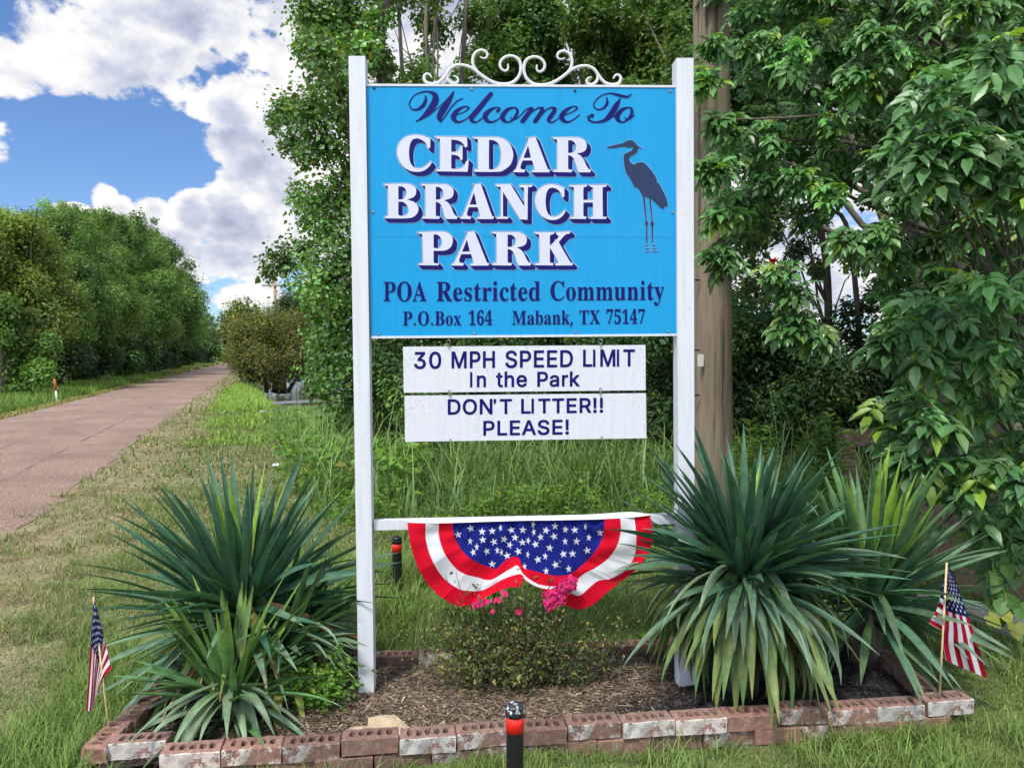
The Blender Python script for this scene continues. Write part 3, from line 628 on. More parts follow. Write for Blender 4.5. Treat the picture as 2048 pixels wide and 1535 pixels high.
SANS = {"3": [453, "218,-7 195,-6 173,-3 152,2 133,10 114,19 98,30 83,43 70,57 60,74 52,91 46,111 44,132 109,132 111,119 115,107 120,97 126,87 134,78 144,71 154,64 165,59 178,55 191,52 204,50 219,50 234,51 248,53 262,56 275,61 287,67 297,74 307,83 315,93 321,104 325,116 328,130 329,145 328,158 326,172 322,184 316,196 308,207 299,217 288,226 275,234 260,240 242,244 223,247 201,248 157,248 157,299 288,448 288,452 70,452 70,509 372,509 372,461 211,278 211,289 239,290 264,288 287,284 308,276 327,265 344,253 359,239 371,222 381,205 387,186 392,166 393,145 392,123 387,103 380,84 370,66 358,50 344,36 327,23 309,12 288,4 266,-2 243,-6"], "0": [453, "227,-7 199,-5 174,1 151,11 130,24 111,41 95,62 80,86 69,113 60,144 53,178 49,214 48,254 49,294 53,330 60,364 69,395 81,422 95,447 112,467 130,484 151,498 174,508 200,514 227,516 254,514 279,508 302,498 323,484 342,467 358,447 372,422 384,395 393,364 400,330 404,294 405,254 404,214 400,178 393,144 384,113 373,86 359,62 342,41 323,24 302,11 279,1 254,-5|227,50 245,51 261,56 276,63 290,74 303,87 313,103 323,122 330,144 336,168 340,194 343,223 344,254 343,285 340,314 336,341 330,365 323,387 313,405 303,422 290,435 276,446 261,453 245,458 227,460 209,458 192,453 177,446 163,435 151,422 140,405 131,387 123,365 117,341 113,314 110,285 109,254 110,223 113,194 117,168 123,144 131,122 140,103 151,87 163,74 177,63 192,56 209,51"], "M": [628, "60,0 60,509 152,509 277,187 287,159 299,123 311,84 322,49 307,49 318,83 330,121 342,158 352,187 476,509 568,509 568,0 504,0 504,291 504,327 505,369 506,413 507,457 513,457 498,409 482,363 467,322 456,291 342,0 286,0 170,291 159,321 145,361 129,408 112,457 119,457 120,416 121,372 122,328 122,291 122,0"], "P": [445, "60,0 60,509 235,509 263,507 289,503 312,497 332,487 350,476 366,462 379,447 390,430 398,411 404,391 407,370 409,348 407,325 404,304 398,284 390,265 379,248 366,233 350,219 332,207 312,198 289,191 263,187 235,186 109,186 109,242 233,242 252,243 269,246 284,250 297,256 308,264 318,272 327,282 333,294 338,306 342,319 344,333 344,348 344,362 342,376 338,389 333,402 326,413 318,423 308,431 297,439 284,444 268,449 251,451 232,452 125,452 125,0"], "H": [517, "60,0 60,509 125,509 125,289 392,289 392,509 457,509 457,0 392,0 392,232 125,232 125,0"], "S": [447, "224,-9 197,-8 172,-4 149,1 128,9 108,19 91,31 76,45 64,60 54,77 46,96 41,115 38,137 104,137 107,123 110,110 116,98 123,88 132,79 142,71 154,64 166,59 180,55 194,52 209,50 224,49 241,50 257,52 272,55 286,60 299,66 311,74 321,82 329,92 336,102 341,114 345,126 346,139 345,151 342,161 338,171 332,179 325,186 316,193 307,199 296,205 245,222 184,239 154,249 128,260 105,274 86,289 71,307 60,326 54,348 52,372 53,393 58,413 65,431 75,448 87,463 102,476 119,488 138,498 158,506 180,511 203,514 227,516 252,514 275,511 296,505 316,498 334,488 351,476 365,463 377,449 387,433 394,415 399,397 401,378 337,378 334,396 326,412 316,426 302,437 286,447 267,453 247,457 225,459 209,458 194,456 180,452 167,448 156,442 145,435 136,427 129,418 123,409 118,398 116,387 115,376 116,363 119,352 124,342 131,334 139,326 148,319 158,313 169,308 212,293 264,279 312,264 324,258 336,252 347,245 359,238 369,229 379,220 387,209 395,198 401,185 405,171 407,155 408,139 407,118 403,99 396,81 386,64 374,48 360,34 343,21 323,11 302,2 278,-4 252,-8"], "E": [419, "60,0 60,509 372,509 372,452 125,452 125,286 355,286 355,229 125,229 125,57 375,57 375,0"], "D": [502, "219,0 96,0 96,57 215,57 244,58 272,63 296,70 318,81 337,94 354,110 368,128 379,149 388,172 394,198 398,226 399,255 398,285 394,312 388,337 379,361 368,381 354,399 338,415 320,428 299,438 275,446 249,450 221,452 93,452 93,509 225,509 261,507 294,501 325,492 353,478 377,461 399,441 418,418 433,391 446,361 455,329 460,293 462,255 460,217 455,181 446,149 433,119 417,92 398,68 376,48 351,31 322,17 291,8 256,2|125,509 125,0 60,0 60,509"], "L": [393, "60,0 60,509 125,509 125,57 361,57 361,0"], "T": [449, "32,452 32,509 417,509 417,452 257,452 257,0 193,0 193,452"], "n": [410, "114,227 114,0 53,0 53,379 112,379 112,287 102,287 112,312 124,332 137,349 152,362 169,372 187,379 207,383 227,384 246,383 264,380 280,376 295,369 309,360 321,349 332,336 341,321 348,304 353,285 356,264 357,240 357,0 296,0 296,235 295,256 290,275 283,291 273,304 260,315 246,323 229,328 210,329 197,328 184,326 172,322 161,317 150,311 141,303 133,293 126,283 121,271 117,257 114,243"], "t": [227, "204,379 204,327 6,327 6,379|65,471 126,471 126,98 127,86 128,76 132,68 136,61 142,56 150,53 159,51 170,50 185,51 202,54 213,2 192,-3 168,-4 145,-3 125,2 107,10 92,21 80,35 72,52 67,71 65,93"], "h": [410, "114,227 114,0 53,0 53,509 114,509 114,287 102,287 112,312 124,332 137,349 152,362 169,372 187,379 207,383 227,384 246,383 264,380 280,376 295,369 309,360 321,349 332,336 341,321 348,304 353,285 356,264 357,240 357,0 296,0 296,235 295,256 290,275 283,291 273,304 260,315 246,323 229,328 210,329 197,328 184,326 172,322 161,317 150,311 141,303 133,293 126,283 121,271 117,257 114,243"], "e": [404, "212,-8 185,-7 161,-2 138,6 117,16 98,30 82,46 68,64 56,85 46,108 40,132 35,159 34,187 35,215 39,242 46,267 55,290 67,311 81,329 97,346 115,359 135,370 157,378 180,383 205,384 221,384 236,382 251,379 266,374 280,368 294,361 307,351 319,341 331,329 341,315 350,299 357,282 363,263 368,242 370,219 371,194 371,169 75,169 75,221 338,221 310,202 309,220 307,237 303,254 298,269 291,282 283,294 273,305 263,314 250,321 237,326 222,329 205,330 189,329 173,326 159,321 146,313 135,304 125,294 116,282 109,270 103,256 99,241 97,226 96,211 96,178 97,157 100,139 104,122 110,106 118,92 128,80 139,70 151,61 165,55 179,50 195,47 212,46 224,47 234,48 244,50 254,53 263,56 271,61 278,66 285,73 292,80 297,88 302,96 306,105 365,91 360,77 353,63 345,51 335,39 324,29 311,19 298,11 283,4 266,-1 249,-5 231,-7"], "a": [389, "160,-9 142,-8 126,-5 110,-1 94,5 80,12 68,22 57,32 48,45 40,58 35,73 31,90 30,108 31,123 34,138 38,150 43,161 50,171 58,179 67,187 78,193 89,199 100,203 112,207 125,211 178,220 234,227 244,228 252,230 259,232 265,235 270,238 273,243 275,248 276,255 276,257 275,268 273,279 271,288 267,297 262,304 256,311 248,317 240,322 230,326 220,329 208,330 196,331 183,330 171,329 159,326 149,322 140,318 132,313 124,307 118,301 112,294 107,288 103,281 100,274 41,291 48,308 57,322 67,335 79,346 91,355 104,364 118,370 133,375 148,379 163,382 179,384 194,384 204,384 215,383 227,382 239,379 251,376 263,372 275,367 286,360 296,353 306,343 315,333 322,320 329,306 333,290 336,272 337,251 337,0 277,0 277,52 272,52 269,45 264,38 258,32 252,25 244,18 236,12 226,6 215,1 203,-3 190,-6 176,-8|170,45 187,46 202,49 216,53 228,59 239,66 248,74 257,83 263,93 269,104 272,115 275,126 276,138 276,190 273,188 270,186 265,184 259,182 231,176 200,171 175,168 134,159 125,155 117,150 110,145 103,139 98,132 95,124 93,115 92,105 92,95 94,87 98,79 102,72 107,66 114,61 121,56 130,52 139,49 149,47 159,46"], "r": [259, "53,0 53,379 112,379 112,321 115,321 122,335 130,347 140,358 152,367 166,375 181,380 196,384 213,385 229,384 243,384 243,322 230,324 207,326 194,325 182,323 170,319 159,315 149,309 140,301 132,293 126,284 121,273 117,262 114,250 114,237 114,0"], "k": [381, "110,137 110,212 121,212 284,379 360,379 184,199 177,199|53,0 53,509 114,509 114,0|294,0 148,186 191,229 372,0"], "O": [533, "267,-7 235,-5 205,1 177,11 150,25 126,42 105,63 86,88 70,115 57,146 48,179 42,215 40,254 42,293 48,329 57,362 70,393 86,421 105,445 126,466 150,484 177,498 205,508 235,514 267,516 299,514 329,508 357,498 384,484 408,466 429,445 448,421 464,393 477,362 486,329 491,293 493,254 491,215 486,179 477,146 464,115 448,88 429,63 408,42 384,25 357,11 329,1 299,-5|267,53 289,54 310,59 330,66 349,76 367,89 383,105 396,123 408,144 418,168 425,194 429,223 430,254 429,286 425,314 418,341 408,365 396,386 383,404 367,420 349,433 330,443 310,450 289,454 267,456 245,454 223,450 203,443 184,433 167,420 151,404 137,385 125,364 116,340 109,314 105,285 103,254 105,223 109,194 116,168 125,144 137,123 151,105 167,89 184,76 203,66 223,59 245,54"], "N": [523, "60,0 60,509 136,509 343,183 363,151 388,107 414,55 405,54 401,108 399,157 399,195 399,509 463,509 463,0 387,0 202,290 177,331 148,381 108,452 119,454 122,384 124,328 125,291 125,0"], "'": [206, "78,318 70,509 136,509 128,318"], "R": [449, "60,0 60,509 236,509 264,507 290,504 313,497 333,489 351,478 367,465 380,450 390,433 399,415 405,395 408,374 409,352 408,330 405,309 399,290 390,271 380,255 367,240 351,228 333,217 312,209 289,203 264,199 236,198 96,198 96,255 234,255 252,256 269,258 284,262 298,267 309,273 319,281 327,290 334,300 339,312 342,324 344,338 345,352 344,367 342,380 339,393 334,405 327,415 319,425 309,433 298,440 284,445 269,449 252,451 233,452 125,452 125,0|353,0 230,229 303,229 428,0"], "!": [196, "67,160 63,509 132,509 128,160|98,-4 89,-4 81,-1 73,3 66,9 60,16 56,24 53,32 52,41 53,50 56,58 60,66 66,73 73,79 81,83 89,86 98,86 107,86 116,83 123,79 130,73 136,66 140,58 143,50 143,41 143,32 140,24 136,16 130,9 123,3 116,-1 107,-4"], "A": [480, "16,0 201,509 276,509 463,0 395,0 287,302 264,372 232,478 245,478 213,371 191,302 85,0|110,142 110,199 370,199 370,142"]}
# ---------------------------------------------------------------- lettering machinery
def poly_mask(polys, x0, y0, W, H, s):
    """even-odd fill of polygons (px coords) on a W x H grid with s samples per px"""
    tg = np.zeros((H, W + 1), bool)
    for p in polys:
        p = np.asarray(p, float); q = np.roll(p, -1, 0)
        for (ax, ay), (bx_, by_) in zip(p, q):
            a0, b0 = (ay - y0) * s - .5, (by_ - y0) * s - .5
            if a0 == b0: continue
            lo, hi = (a0, b0) if a0 < b0 else (b0, a0)
            r = np.arange(max(0, math.ceil(lo)), min(H - 1, math.ceil(hi) - 1) + 1)
            if not len(r): continue
            xx = ((ax - x0) + (bx_ - ax) * (r - a0) / (b0 - a0)) * s
            c = np.clip(np.ceil(xx - .5).astype(int), 0, W)
            np.logical_xor.at(tg, (r, c), True)
    return np.logical_xor.accumulate(tg, 1)[:, :W]
def dilate(m, r):
    out = m.copy(); R_ = int(math.ceil(r))
    for dy in range(-R_, R_ + 1):
        w = r * r - dy * dy
        if w < 0: continue
        w = int(math.sqrt(w))
        # horizontal run dilation by cumulative counts
        src = np.zeros_like(m)
        if dy >= 0: src[dy:] = m[:m.shape[0] - dy]
        else: src[:dy] = m[-dy:]
        cs = np.cumsum(np.pad(src.astype(np.int32), ((0, 0), (w + 1, w))), 1)
        out |= (cs[:, 2 * w + 1:] - cs[:, :-2 * w - 1]) > 0
    return out
def shiftm(m, dx, dy):
    o = np.zeros_like(m); H, W = m.shape
    o[max(0, dy):H + min(0, dy), max(0, dx):W + min(0, dx)] = m[max(0, -dy):H - max(0, dy), max(0, -dx):W - max(0, dx)]
    return o
def mask_mesh(m, x0, y0, s, SS=4):
    """marching squares over the box-filtered mask -> px-space polygons"""
    H, W = (m.shape[0] // SS) * SS, (m.shape[1] // SS) * SS
    F = m[:H, :W].reshape(H // SS, SS, W // SS, SS).mean((1, 3))
    F = np.pad(F, 1)
    c = SS / s
    gx_ = x0 + (np.arange(F.shape[1]) - .5) * c; gy_ = y0 + (np.arange(F.shape[0]) - .5) * c
    I = F > .5
    code = I[:-1, :-1] * 1 + I[:-1, 1:] * 2 + I[1:, 1:] * 4 + I[1:, :-1] * 8
    V = []; FS = {}; n = 0
    full = code == 15
    d = np.diff(np.pad(full, ((0, 0), (1, 1))).astype(np.int8), axis=1)
    r0, c0 = np.nonzero(d == 1); r1, c1 = np.nonzero(d == -1)
    q = np.stack([np.stack([gx_[c0], gy_[r0]], -1), np.stack([gx_[c1], gy_[r0]], -1), np.stack([gx_[c1], gy_[r0 + 1]], -1), np.stack([gx_[c0], gy_[r0 + 1]], -1)], 1)
    V.append(q.reshape(-1, 2)); FS.setdefault(4, []).append(np.arange(len(q) * 4).reshape(-1, 4)); n = len(q) * 4
    for k in range(1, 15):
        rr, cc = np.nonzero(code == k)
        if not len(rr): continue
        off = [(0, 0), (0, 1), (1, 1), (1, 0)]
        pts = []
        for i in range(4):
            a = off[i]; b = off[(i + 1) % 4]; ia = k >> i & 1; ib = k >> ((i + 1) % 4) & 1
            pa = np.stack([gx_[cc + a[1]], gy_[rr + a[0]]], -1); pb = np.stack([gx_[cc + b[1]], gy_[rr + b[0]]], -1)
            if ia: pts.append(pa)
            if ia != ib:
                fa = F[rr + a[0], cc + a[1]]; fb = F[rr + b[0], cc + b[1]]
                t = ((.5 - fa) / (fb - fa))[:, None]
                pts.append(pa + (pb - pa) * np.clip(t, .02, .98))
        q = np.stack(pts, 1); kk = q.shape[1]
        V.append(q.reshape(-1, 2)); FS.setdefault(kk, []).append(np.arange(len(q) * kk).reshape(-1, kk) + n); n += len(q) * kk
    return np.concatenate(V), [np.concatenate(f) for f in FS.values()]
def spline_poly(p):
    """closed outline; points (x,y) are corners, (x,y,1) lie on a smooth run"""
    n = len(p); out = []
    co = [np.array(q[:2], float) for q in p]; smth = [len(q) > 2 for q in p]
    for i in range(n):
        b, c = co[i], co[(i + 1) % n]
        if not smth[i] and not smth[(i + 1) % n]:
            out.append(b); continue
        a = co[i - 1] if smth[i] else 2 * b - c
        d = co[(i + 2) % n] if smth[(i + 1) % n] else 2 * c - b
        for t in np.linspace(0, 1, 6, endpoint=False):
            out.append(.5 * (2 * b + (c - a) * t + (2 * a - 5 * b + 4 * c - d) * t * t + (3 * b - 3 * c + d - a) * t ** 3))
    return np.array(out)
def s_(t):
    """'x,y x,y* ...' -> points; a star marks a smooth one"""
    return [tuple(float(v) for v in w.rstrip('*').split(',')) + ((1,) if w.endswith('*') else ()) for w in t.split()]
def parse(d): return {k: (v[0], [np.array([[float(a) for a in q.split(',')] for q in pl.split()]) for pl in v[1].split('|')]) for k, v in d.items()}
SERIF = parse(SERIF); SANS = parse(SANS)
hb = np.concatenate(SANS['H'][1]); CAP_SANS = hb[:, 1].max(); stem = np.ptp(SANS['L'][1][0][:, 0]) * .17
SANS['I'] = (SANS['L'][0] * .44, [np.array([[0, 0], [stem, 0], [stem, CAP_SANS], [0, CAP_SANS]])])
SANS["'"] = (SANS['L'][0] * .40, [np.array([[0, CAP_SANS], [stem * 1.15, CAP_SANS], [stem * 1.15, CAP_SANS * .88], [stem * .8, CAP_SANS * .74], [stem * .3, CAP_SANS * .68], [stem * .3, CAP_SANS * .74], [stem * .6, CAP_SANS * .84], [0, CAP_SANS * .84]])])
def word(G_, text, x0, x1, b0, b1, cap, capem, track=0):
    """outlines of a word set between photo x0..x1 with its baseline running from b0 to b1"""
    pen = 0; ps = []
    for ch in text:
        adv, pl = G_[ch]
        ps += [q + [pen, 0] for q in pl]; pen += adv + track
    al = np.concatenate(ps); lo, hi = al[:, 0].min(), al[:, 0].max()
    out = []
    for q in ps:
        x = x0 + (q[:, 0] - lo) / (hi - lo) * (x1 - x0)
        y = b0 + (b1 - b0) * (x - x0) / (x1 - x0) - q[:, 1] / capem * cap
        out.append(np.stack([x, y], -1))
    return out

# ---------------------------------------------------------------- the sign's plane
SK = .045; SP0 = np.array([.045, 3.40, 0]); SN = np.array([SK, -1, 0]) / math.hypot(SK, 1)
def S(px, py, off=0.0):
    r = ray(px, py); o = np.array([0, 0, EYE])
    p0 = SP0 + SN * 0
    t = ((p0 - o) @ SN + off) / (r @ SN)
    return o + r * t[..., None]
def Sq(pts, off): return np.array([S(x, y, off) for x, y in pts])
def plate(pts, off, th):
    f = Sq(pts, off); return hexa(f - SN * th, f)
def deco(name, mask, x0, y0, s, off, mat, parent):
    v, f = mask_mesh(mask, x0, y0, s)
    return build(name, S(v[:, 0], v[:, 1], off), f, mat, parent)
SS_ = 11.0     # mask samples per photo px
class Patch:
    def __init__(self, x0, y0, x1, y1):
        self.x0, self.y0 = x0, y0; self.W, self.H = int((x1 - x0) * SS_), int((y1 - y0) * SS_)
    def fill(self, polys): return poly_mask(polys, self.x0, self.y0, self.W, self.H, SS_)
    def zero(self): return np.zeros((self.H, self.W), bool)
    def stroke(self, m, pts):
        p = catmull(pts, 60)
        seg = np.linalg.norm(np.diff(p[:, :2], axis=0), axis=1); cum = np.r_[0, np.cumsum(seg)]
        k = np.unique(np.searchsorted(cum, np.arange(0, cum[-1], .12)).clip(0, len(p) - 1))
        for x, y, w in p[k]:
            r = max(w / 2 * SS_, .8); cx_, cy_ = (x - self.x0) * SS_, (y - self.y0) * SS_
            a, b = int(cx_ - r), int(cx_ + r) + 2; c, d = int(cy_ - r), int(cy_ + r) + 2
            a, c = max(a, 0), max(c, 0)
            yy, xx = np.ogrid[c:min(d, self.H), a:min(b, self.W)]
            m[c:min(d, self.H), a:min(b, self.W)] |= (xx + .5 - cx_) ** 2 + (yy + .5 - cy_) ** 2 <= r * r
    def put(self, name, m, off, mat, parent): return deco(name, m, self.x0, self.y0, SS_, off, mat, parent)

# materials of the sign
def painted(name, col, dirt, rough=.35, dscale=120, dlo=.60, dhi=.72, streak=0.0, rust=False):
    m, N, L, B = newmat(name)
    n = mnoise(N, L, dscale, 3, .7); big = mnoise(N, L, 3.0, 4, .6)
    f = mramp(N, L, n, [(dlo, (0, 0, 0)), (dhi, (1, 1, 1))])
    f2 = mramp(N, L, big, [(.35, (.05, .05, .05)), (.7, (.8, .8, .8))])
    f = mmix(N, L, 1.0, f, f2, 'MULTIPLY')
    c = mmix(N, L, f, col, dirt)
    if streak:
        st = mramp(N, L, mnoise(N, L, 4, 6, .7, sc=(12, 12, .5)), [(.45, (1, 1, 1)), (.8, (1 - streak, 1 - streak, 1 - streak))])
        c = mmix(N, L, 1.0, c, st, 'MULTIPLY')
    if rust:
        r1 = mramp(N, L, mnoise(N, L, 55, 4, .7), [(.64, (0, 0, 0)), (.68, (1, 1, 1))])
        r2 = mramp(N, L, mnoise(N, L, 1.7, 3, .5), [(.49, (0, 0, 0)), (.62, (1, 1, 1))])
        c = mmix(N, L, mmix(N, L, 1.0, r1, r2, 'MULTIPLY'), c, (.16, .055, .02))
    L.new(c, B.inputs['Base Color']); B.inputs['Roughness'].default_value = rough
    mbump(N, L, B, big, .06, .01)
    return m
M_POST = painted('white_post_paint', (.60, .63, .685), (.36, .37, .34), .5, 90, .60, .73, .22, True)
M_BLUE = painted('blue_sign_face', (.0, .28, .60), (.05, .34, .60), .30, 150, .66, .82, .14)
M_BLUE.node_tree.nodes['Principled BSDF'].inputs['Specular IOR Level'].default_value = .3
M_BOARD = painted('white_board_paint', (.60, .625, .69), (.20, .21, .14), .55, 110, .55, .66, .12)
M_NAVY = plain('navy_vinyl', (.002, .002, .115), .45, .1, 20, spec=.2)
M_FACE = plain('white_vinyl', (.54, .57, .68), .4, .04, 9)
M_HALO = plain('pale_edge_vinyl', (.36, .55, .80), .4, .05, 20)
M_HERON = plain('slate_vinyl', (.010, .026, .085), .35, .1, 8, spec=.3)
M_IRON = painted('white_iron_paint', (.58, .59, .61), (.42, .41, .36), .5, 120, .55, .7, 0)
M_STEEL = plain('zinc_steel', (.30, .31, .32), .35, .2, 60, metal=.9)
M_DARK = plain('dark_steel', (.03, .03, .032), .5, .2, 60, metal=.4)

sign = empty('welcome_sign', G(1045, 1400, .03) * [1, 1, 0] + [0, 0, .03], 'large blue welcome sign with white letters and a heron, framed by two white posts', 'sign')
# posts
def post(fr, lean_side):
    f = Sq(fr, .028)
    v, F = hexa(f - SN * .078, f)
    return v, F
v, F = post([(697, 112), (730, 112), (748, 1399), (717, 1399)], 1)
build('post', v, F, M_POST, sign)
v, F = post([(1353, 116), (1387, 116), (1390, 1388), (1358, 1388)], -1)
build('post', v, F, M_POST, sign)
# blue panel with its thin white top and bottom edge rails
PAN = [(733, 172), (1356, 175), (1353, 667), (742, 672)]
pv, pF = plate(PAN, .006, .02)
panel = build('panel', pv, pF, M_BLUE, sign)
for q in ([(733, 167.5), (1356, 170.5), (1356, 175), (733, 172)], [(742, 672), (1353, 667), (1353, 671.5), (742, 676.5)]):
    v, F = plate(q, .010, .028); build('edge_rail', v, F, M_POST, panel)
# screws
scr = [(748, 176), (943, 178), (1150, 181.5), (1340, 182.5), (745.5, 424), (1345, 425), (757, 668), (949, 666.5), (1152, 665.5), (1335, 662.5)]
for k, (x, y) in enumerate(scr):
    c = S(x, y, .008)
    V, F_ = lathe([[0, .0035], [.004, .003], [.0058, .0012], [.006, 0]], 10)
    V = c + V[:, 0:1] * np.array([1, SK, 0]) + V[:, 1:2] * np.array([0, 0, 1]) + V[:, 2:3] * SN
    build('screw', V, F_, M_DARK if k in (0, 2) else M_STEEL, panel)

# --- display letters traced in two enlargements
Z1 = lambda p: [np.array(q) / 4.876 + [780, 255] for q in p]
Z2 = lambda p: [np.array(q) / 4.18 + [750, 350] for q in p]
T1 = {
'C': ["393,108 392,195 375,210 345,150* 300,116* 252,107* 212,128* 190,185* 185,260* 198,340* 235,388* 290,398* 345,376* 398,330 407,343 378,385* 330,420* 265,433* 190,420* 120,372* 80,300* 68,230* 90,150* 150,95* 230,72* 310,78* 365,96*"],
'E': ["447,88 750,92 755,182 735,198 716,163* 685,136* 645,123* 597,118 597,238 640,236* 668,226* 682,190 707,178 707,310 690,325 680,295* 662,277* 630,268* 597,266 597,385* 603,400* 625,403* 690,396* 722,370* 742,330 768,315 757,432 447,427 462,403 478,401* 487,388* 487,128* 478,112* 460,110 440,96"],
'D': ["812,95 1020,95* 1100,108* 1165,158* 1198,235* 1198,300* 1172,365* 1115,412* 1050,432* 812,432 828,408 846,405* 857,390* 857,130* 848,114* 828,112 805,103",
      "965,122 1005,124* 1050,150* 1078,215* 1080,300* 1060,372* 1010,408* 980,406* 965,390*"],
'A': ["1335,104 1418,92 1533,390* 1545,408* 1562,412 1552,437 1378,437 1390,416 1405,411* 1408,396* 1386,322 1292,322 1273,380* 1280,406* 1318,412 1310,437 1197,435 1207,417 1222,408* 1234,385* 1343,135*",
      "1347,176 1376,297 1300,297"],
'R': ["1590,97 1790,97* 1860,104* 1908,138* 1918,185* 1895,232* 1820,256 1858,275* 1890,315* 1915,372* 1938,405* 1960,414 1952,437 1838,437 1822,400* 1808,345* 1786,297* 1760,275* 1737,270 1737,392* 1745,408* 1780,413 1770,437 1590,434 1600,415 1620,408* 1630,392* 1630,135* 1621,118* 1600,115 1582,105",
      "1737,125 1770,127* 1800,148* 1813,185* 1802,228* 1772,246* 1737,250"]}
T2 = {
'B': ["75,75 240,72* 300,78* 338,106* 344,145* 325,182* 268,206 328,226* 358,262* 361,300* 335,340* 275,361* 78,362 90,345 102,338* 108,325* 108,105* 100,92* 85,91 72,82",
      "195,95 228,97* 255,118* 262,150* 250,185* 222,203* 195,205", "195,222 235,226* 266,252* 280,290* 270,325* 235,341* 205,337* 195,322*"],
'N': ["1010,80 1132,76 1248,262 1246,120* 1238,105* 1212,102 1206,90 1212,83 1320,83 1311,98 1290,103* 1278,117* 1275,373 1212,371 1070,140 1070,335* 1078,346* 1118,350 1110,367 1013,366 1022,350 1040,346* 1050,332* 1050,112* 1042,100* 1022,98 1008,88"],
'H': ["1628,85 1775,82 1768,97 1750,102* 1742,116* 1742,208 1822,208 1822,116* 1815,102* 1800,98 1794,90 1799,84 1942,82 1933,97 1912,102* 1903,116* 1905,335* 1913,347* 1940,350 1930,367 1797,367 1804,350 1816,345* 1822,332* 1822,230 1742,230 1742,332* 1748,345* 1770,350 1762,367 1625,366 1635,350 1653,346* 1662,332* 1662,114* 1655,102* 1635,100 1620,92"],
'P': ["358,478 530,472* 600,480* 642,514* 650,550* 635,600* 592,628* 540,633* 490,632 490,720* 498,735* 537,740 528,755 362,753 372,738 392,734* 400,718* 395,508* 388,494* 370,491 354,484",
      "490,496 522,499* 551,528* 560,565* 548,600* 520,612* 490,609"],
'K': ["1335,478 1502,478 1495,492 1475,498* 1462,512* 1462,592 1525,530* 1535,512* 1520,498 1512,489 1521,476 1636,472 1627,489 1590,500* 1535,560 1622,710* 1638,731* 1657,738 1648,755 1505,755 1512,739 1530,732* 1524,712* 1462,605 1462,720* 1470,733* 1496,738 1488,755 1335,753 1345,738 1366,733* 1375,718* 1372,510* 1365,497* 1348,494 1330,486"]}
def glyph1(ch): return [spline_poly(s_(t)) for t in T1[ch]]
def bb(p):
    a = np.concatenate(p); return a.min(0), a.max(0)
def fit(ch, box_):
    p = glyph1(ch); lo, hi = bb(p); a = np.array(box_[:2], float); b = np.array(box_[2:], float)
    return [(q - lo) / (hi - lo) * (b - a) + a for q in p]
g2 = lambda ch: [spline_poly(s_(t)) for t in T2[ch]]
rows = [sum([Z1(glyph1(c)) for c in 'CEDAR'], []),
        sum([Z2(g2('B')), Z2(fit('R', (381, 75, 691, 367))), Z2(fit('A', (710, 71, 996, 368))), Z2(g2('N')), Z2(fit('C', (1337, 77, 1594, 376))), Z2(g2('H'))], []),
        sum([Z2(g2('P')), Z2(fit('A', (638, 469, 956, 757))), Z2(fit('R', (972, 475, 1306, 756))), Z2(g2('K'))], [])]
for rw, (x0, y0, x1, y1) in zip(rows, [(785, 262, 1205, 360), (760, 358, 1235, 456), (825, 454, 1165, 550)]):
    pt = Patch(x0, y0, x1, y1)
    face = pt.fill(rw)
    rim = dilate(face, .9 * SS_)
    sh = rim.copy()
    for k in range(1, 17):
        sh |= shiftm(rim, int(8.2 * SS_ * k / 16), int(8.0 * SS_ * k / 16))
    halo = dilate(sh, 1.0 * SS_)
    pt.put('letter_edge', halo, .0070, M_HALO, panel)
    pt.put('letter_shadow', sh, .0082, M_NAVY, panel)
    pt.put('lettering', face, .0094, M_FACE, panel)
# --- script line
pt = Patch(812, 172, 1280, 258); m = pt.zero()
OFF = lambda p, dx: [(x + dx, y, w) for x, y, w in p]
SE = [(412,292,7),(480,280,8),(540,252,9),(562,228,15),(535,217,10),(487,237,24),(447,277,40),(441,318,38),(478,344,18),(530,326,10),(582,285,8)]
SO = [(940,224,8),(885,240,26),(842,290,40),(848,328,30),(888,345,11),(936,312,22),(962,262,24),(948,228,14),(922,228,8)]
ST = [[(205,128,9),(212,160,22),(190,208,28),(150,238,20),(105,242,11),(78,210,10),(88,162,9),(130,118,9),(190,97,11),(240,97,16),(285,122,40),(290,165,54),(262,222,54),(215,278,40),(165,320,16),(130,340,7)],
      [(130,340,7),(215,300,10),(290,245,8),(360,185,8),(440,98,13)],
      [(440,98,12),(402,170,38),(348,250,54),(322,305,42),(335,343,9)],
      [(335,343,9),(378,285,10),(420,222,10),(470,172,10),(513,151,9)],
      SE,
      [(745,115,34),(700,168,40),(640,242,42),(592,298,42),(586,330,28),(622,346,13),(660,322,9),(700,285,8)],
      [(800,254,27),(815,234,16),(788,224,10),(740,245,26),(700,286,42),(707,325,34),(745,345,17),(800,325,10),(850,285,8)],
      SO, [(905,305,7),(918,322,9),(945,320,9),(985,292,8)],
      [(985,292,8),(1030,245,9),(1070,226,11)],
      [(1078,236,32),(1040,290,36),(1004,336,36)],
      [(1030,318,8),(1085,258,10),(1135,226,11)],
      [(1140,226,10),(1168,238,30),(1140,290,36),(1108,336,36)],
      [(1135,318,8),(1195,248,10),(1240,224,11)],
      [(1240,224,10),(1270,240,30),(1240,292,36),(1216,328,28),(1244,346,12),(1290,320,9),(1330,288,8)],
      OFF(SE, 888),
      [(1895,116,7),(1862,138,18),(1790,124,22),(1720,109,11),(1650,129,9),(1600,172,9),(1588,215,11),(1620,242,10),(1665,230,17),(1697,192,24),(1694,145,9)],
      [(1806,152,9),(1772,210,42),(1722,290,46),(1672,332,26),(1600,346,14),(1552,330,18),(1545,302,22)],
      [(1572,292,34),(1574,293,34)],
      OFF(SO, 940), [(1842,305,7),(1858,322,9),(1882,320,9),(1920,288,9)], [(1745,305,7),(1790,268,9)]]
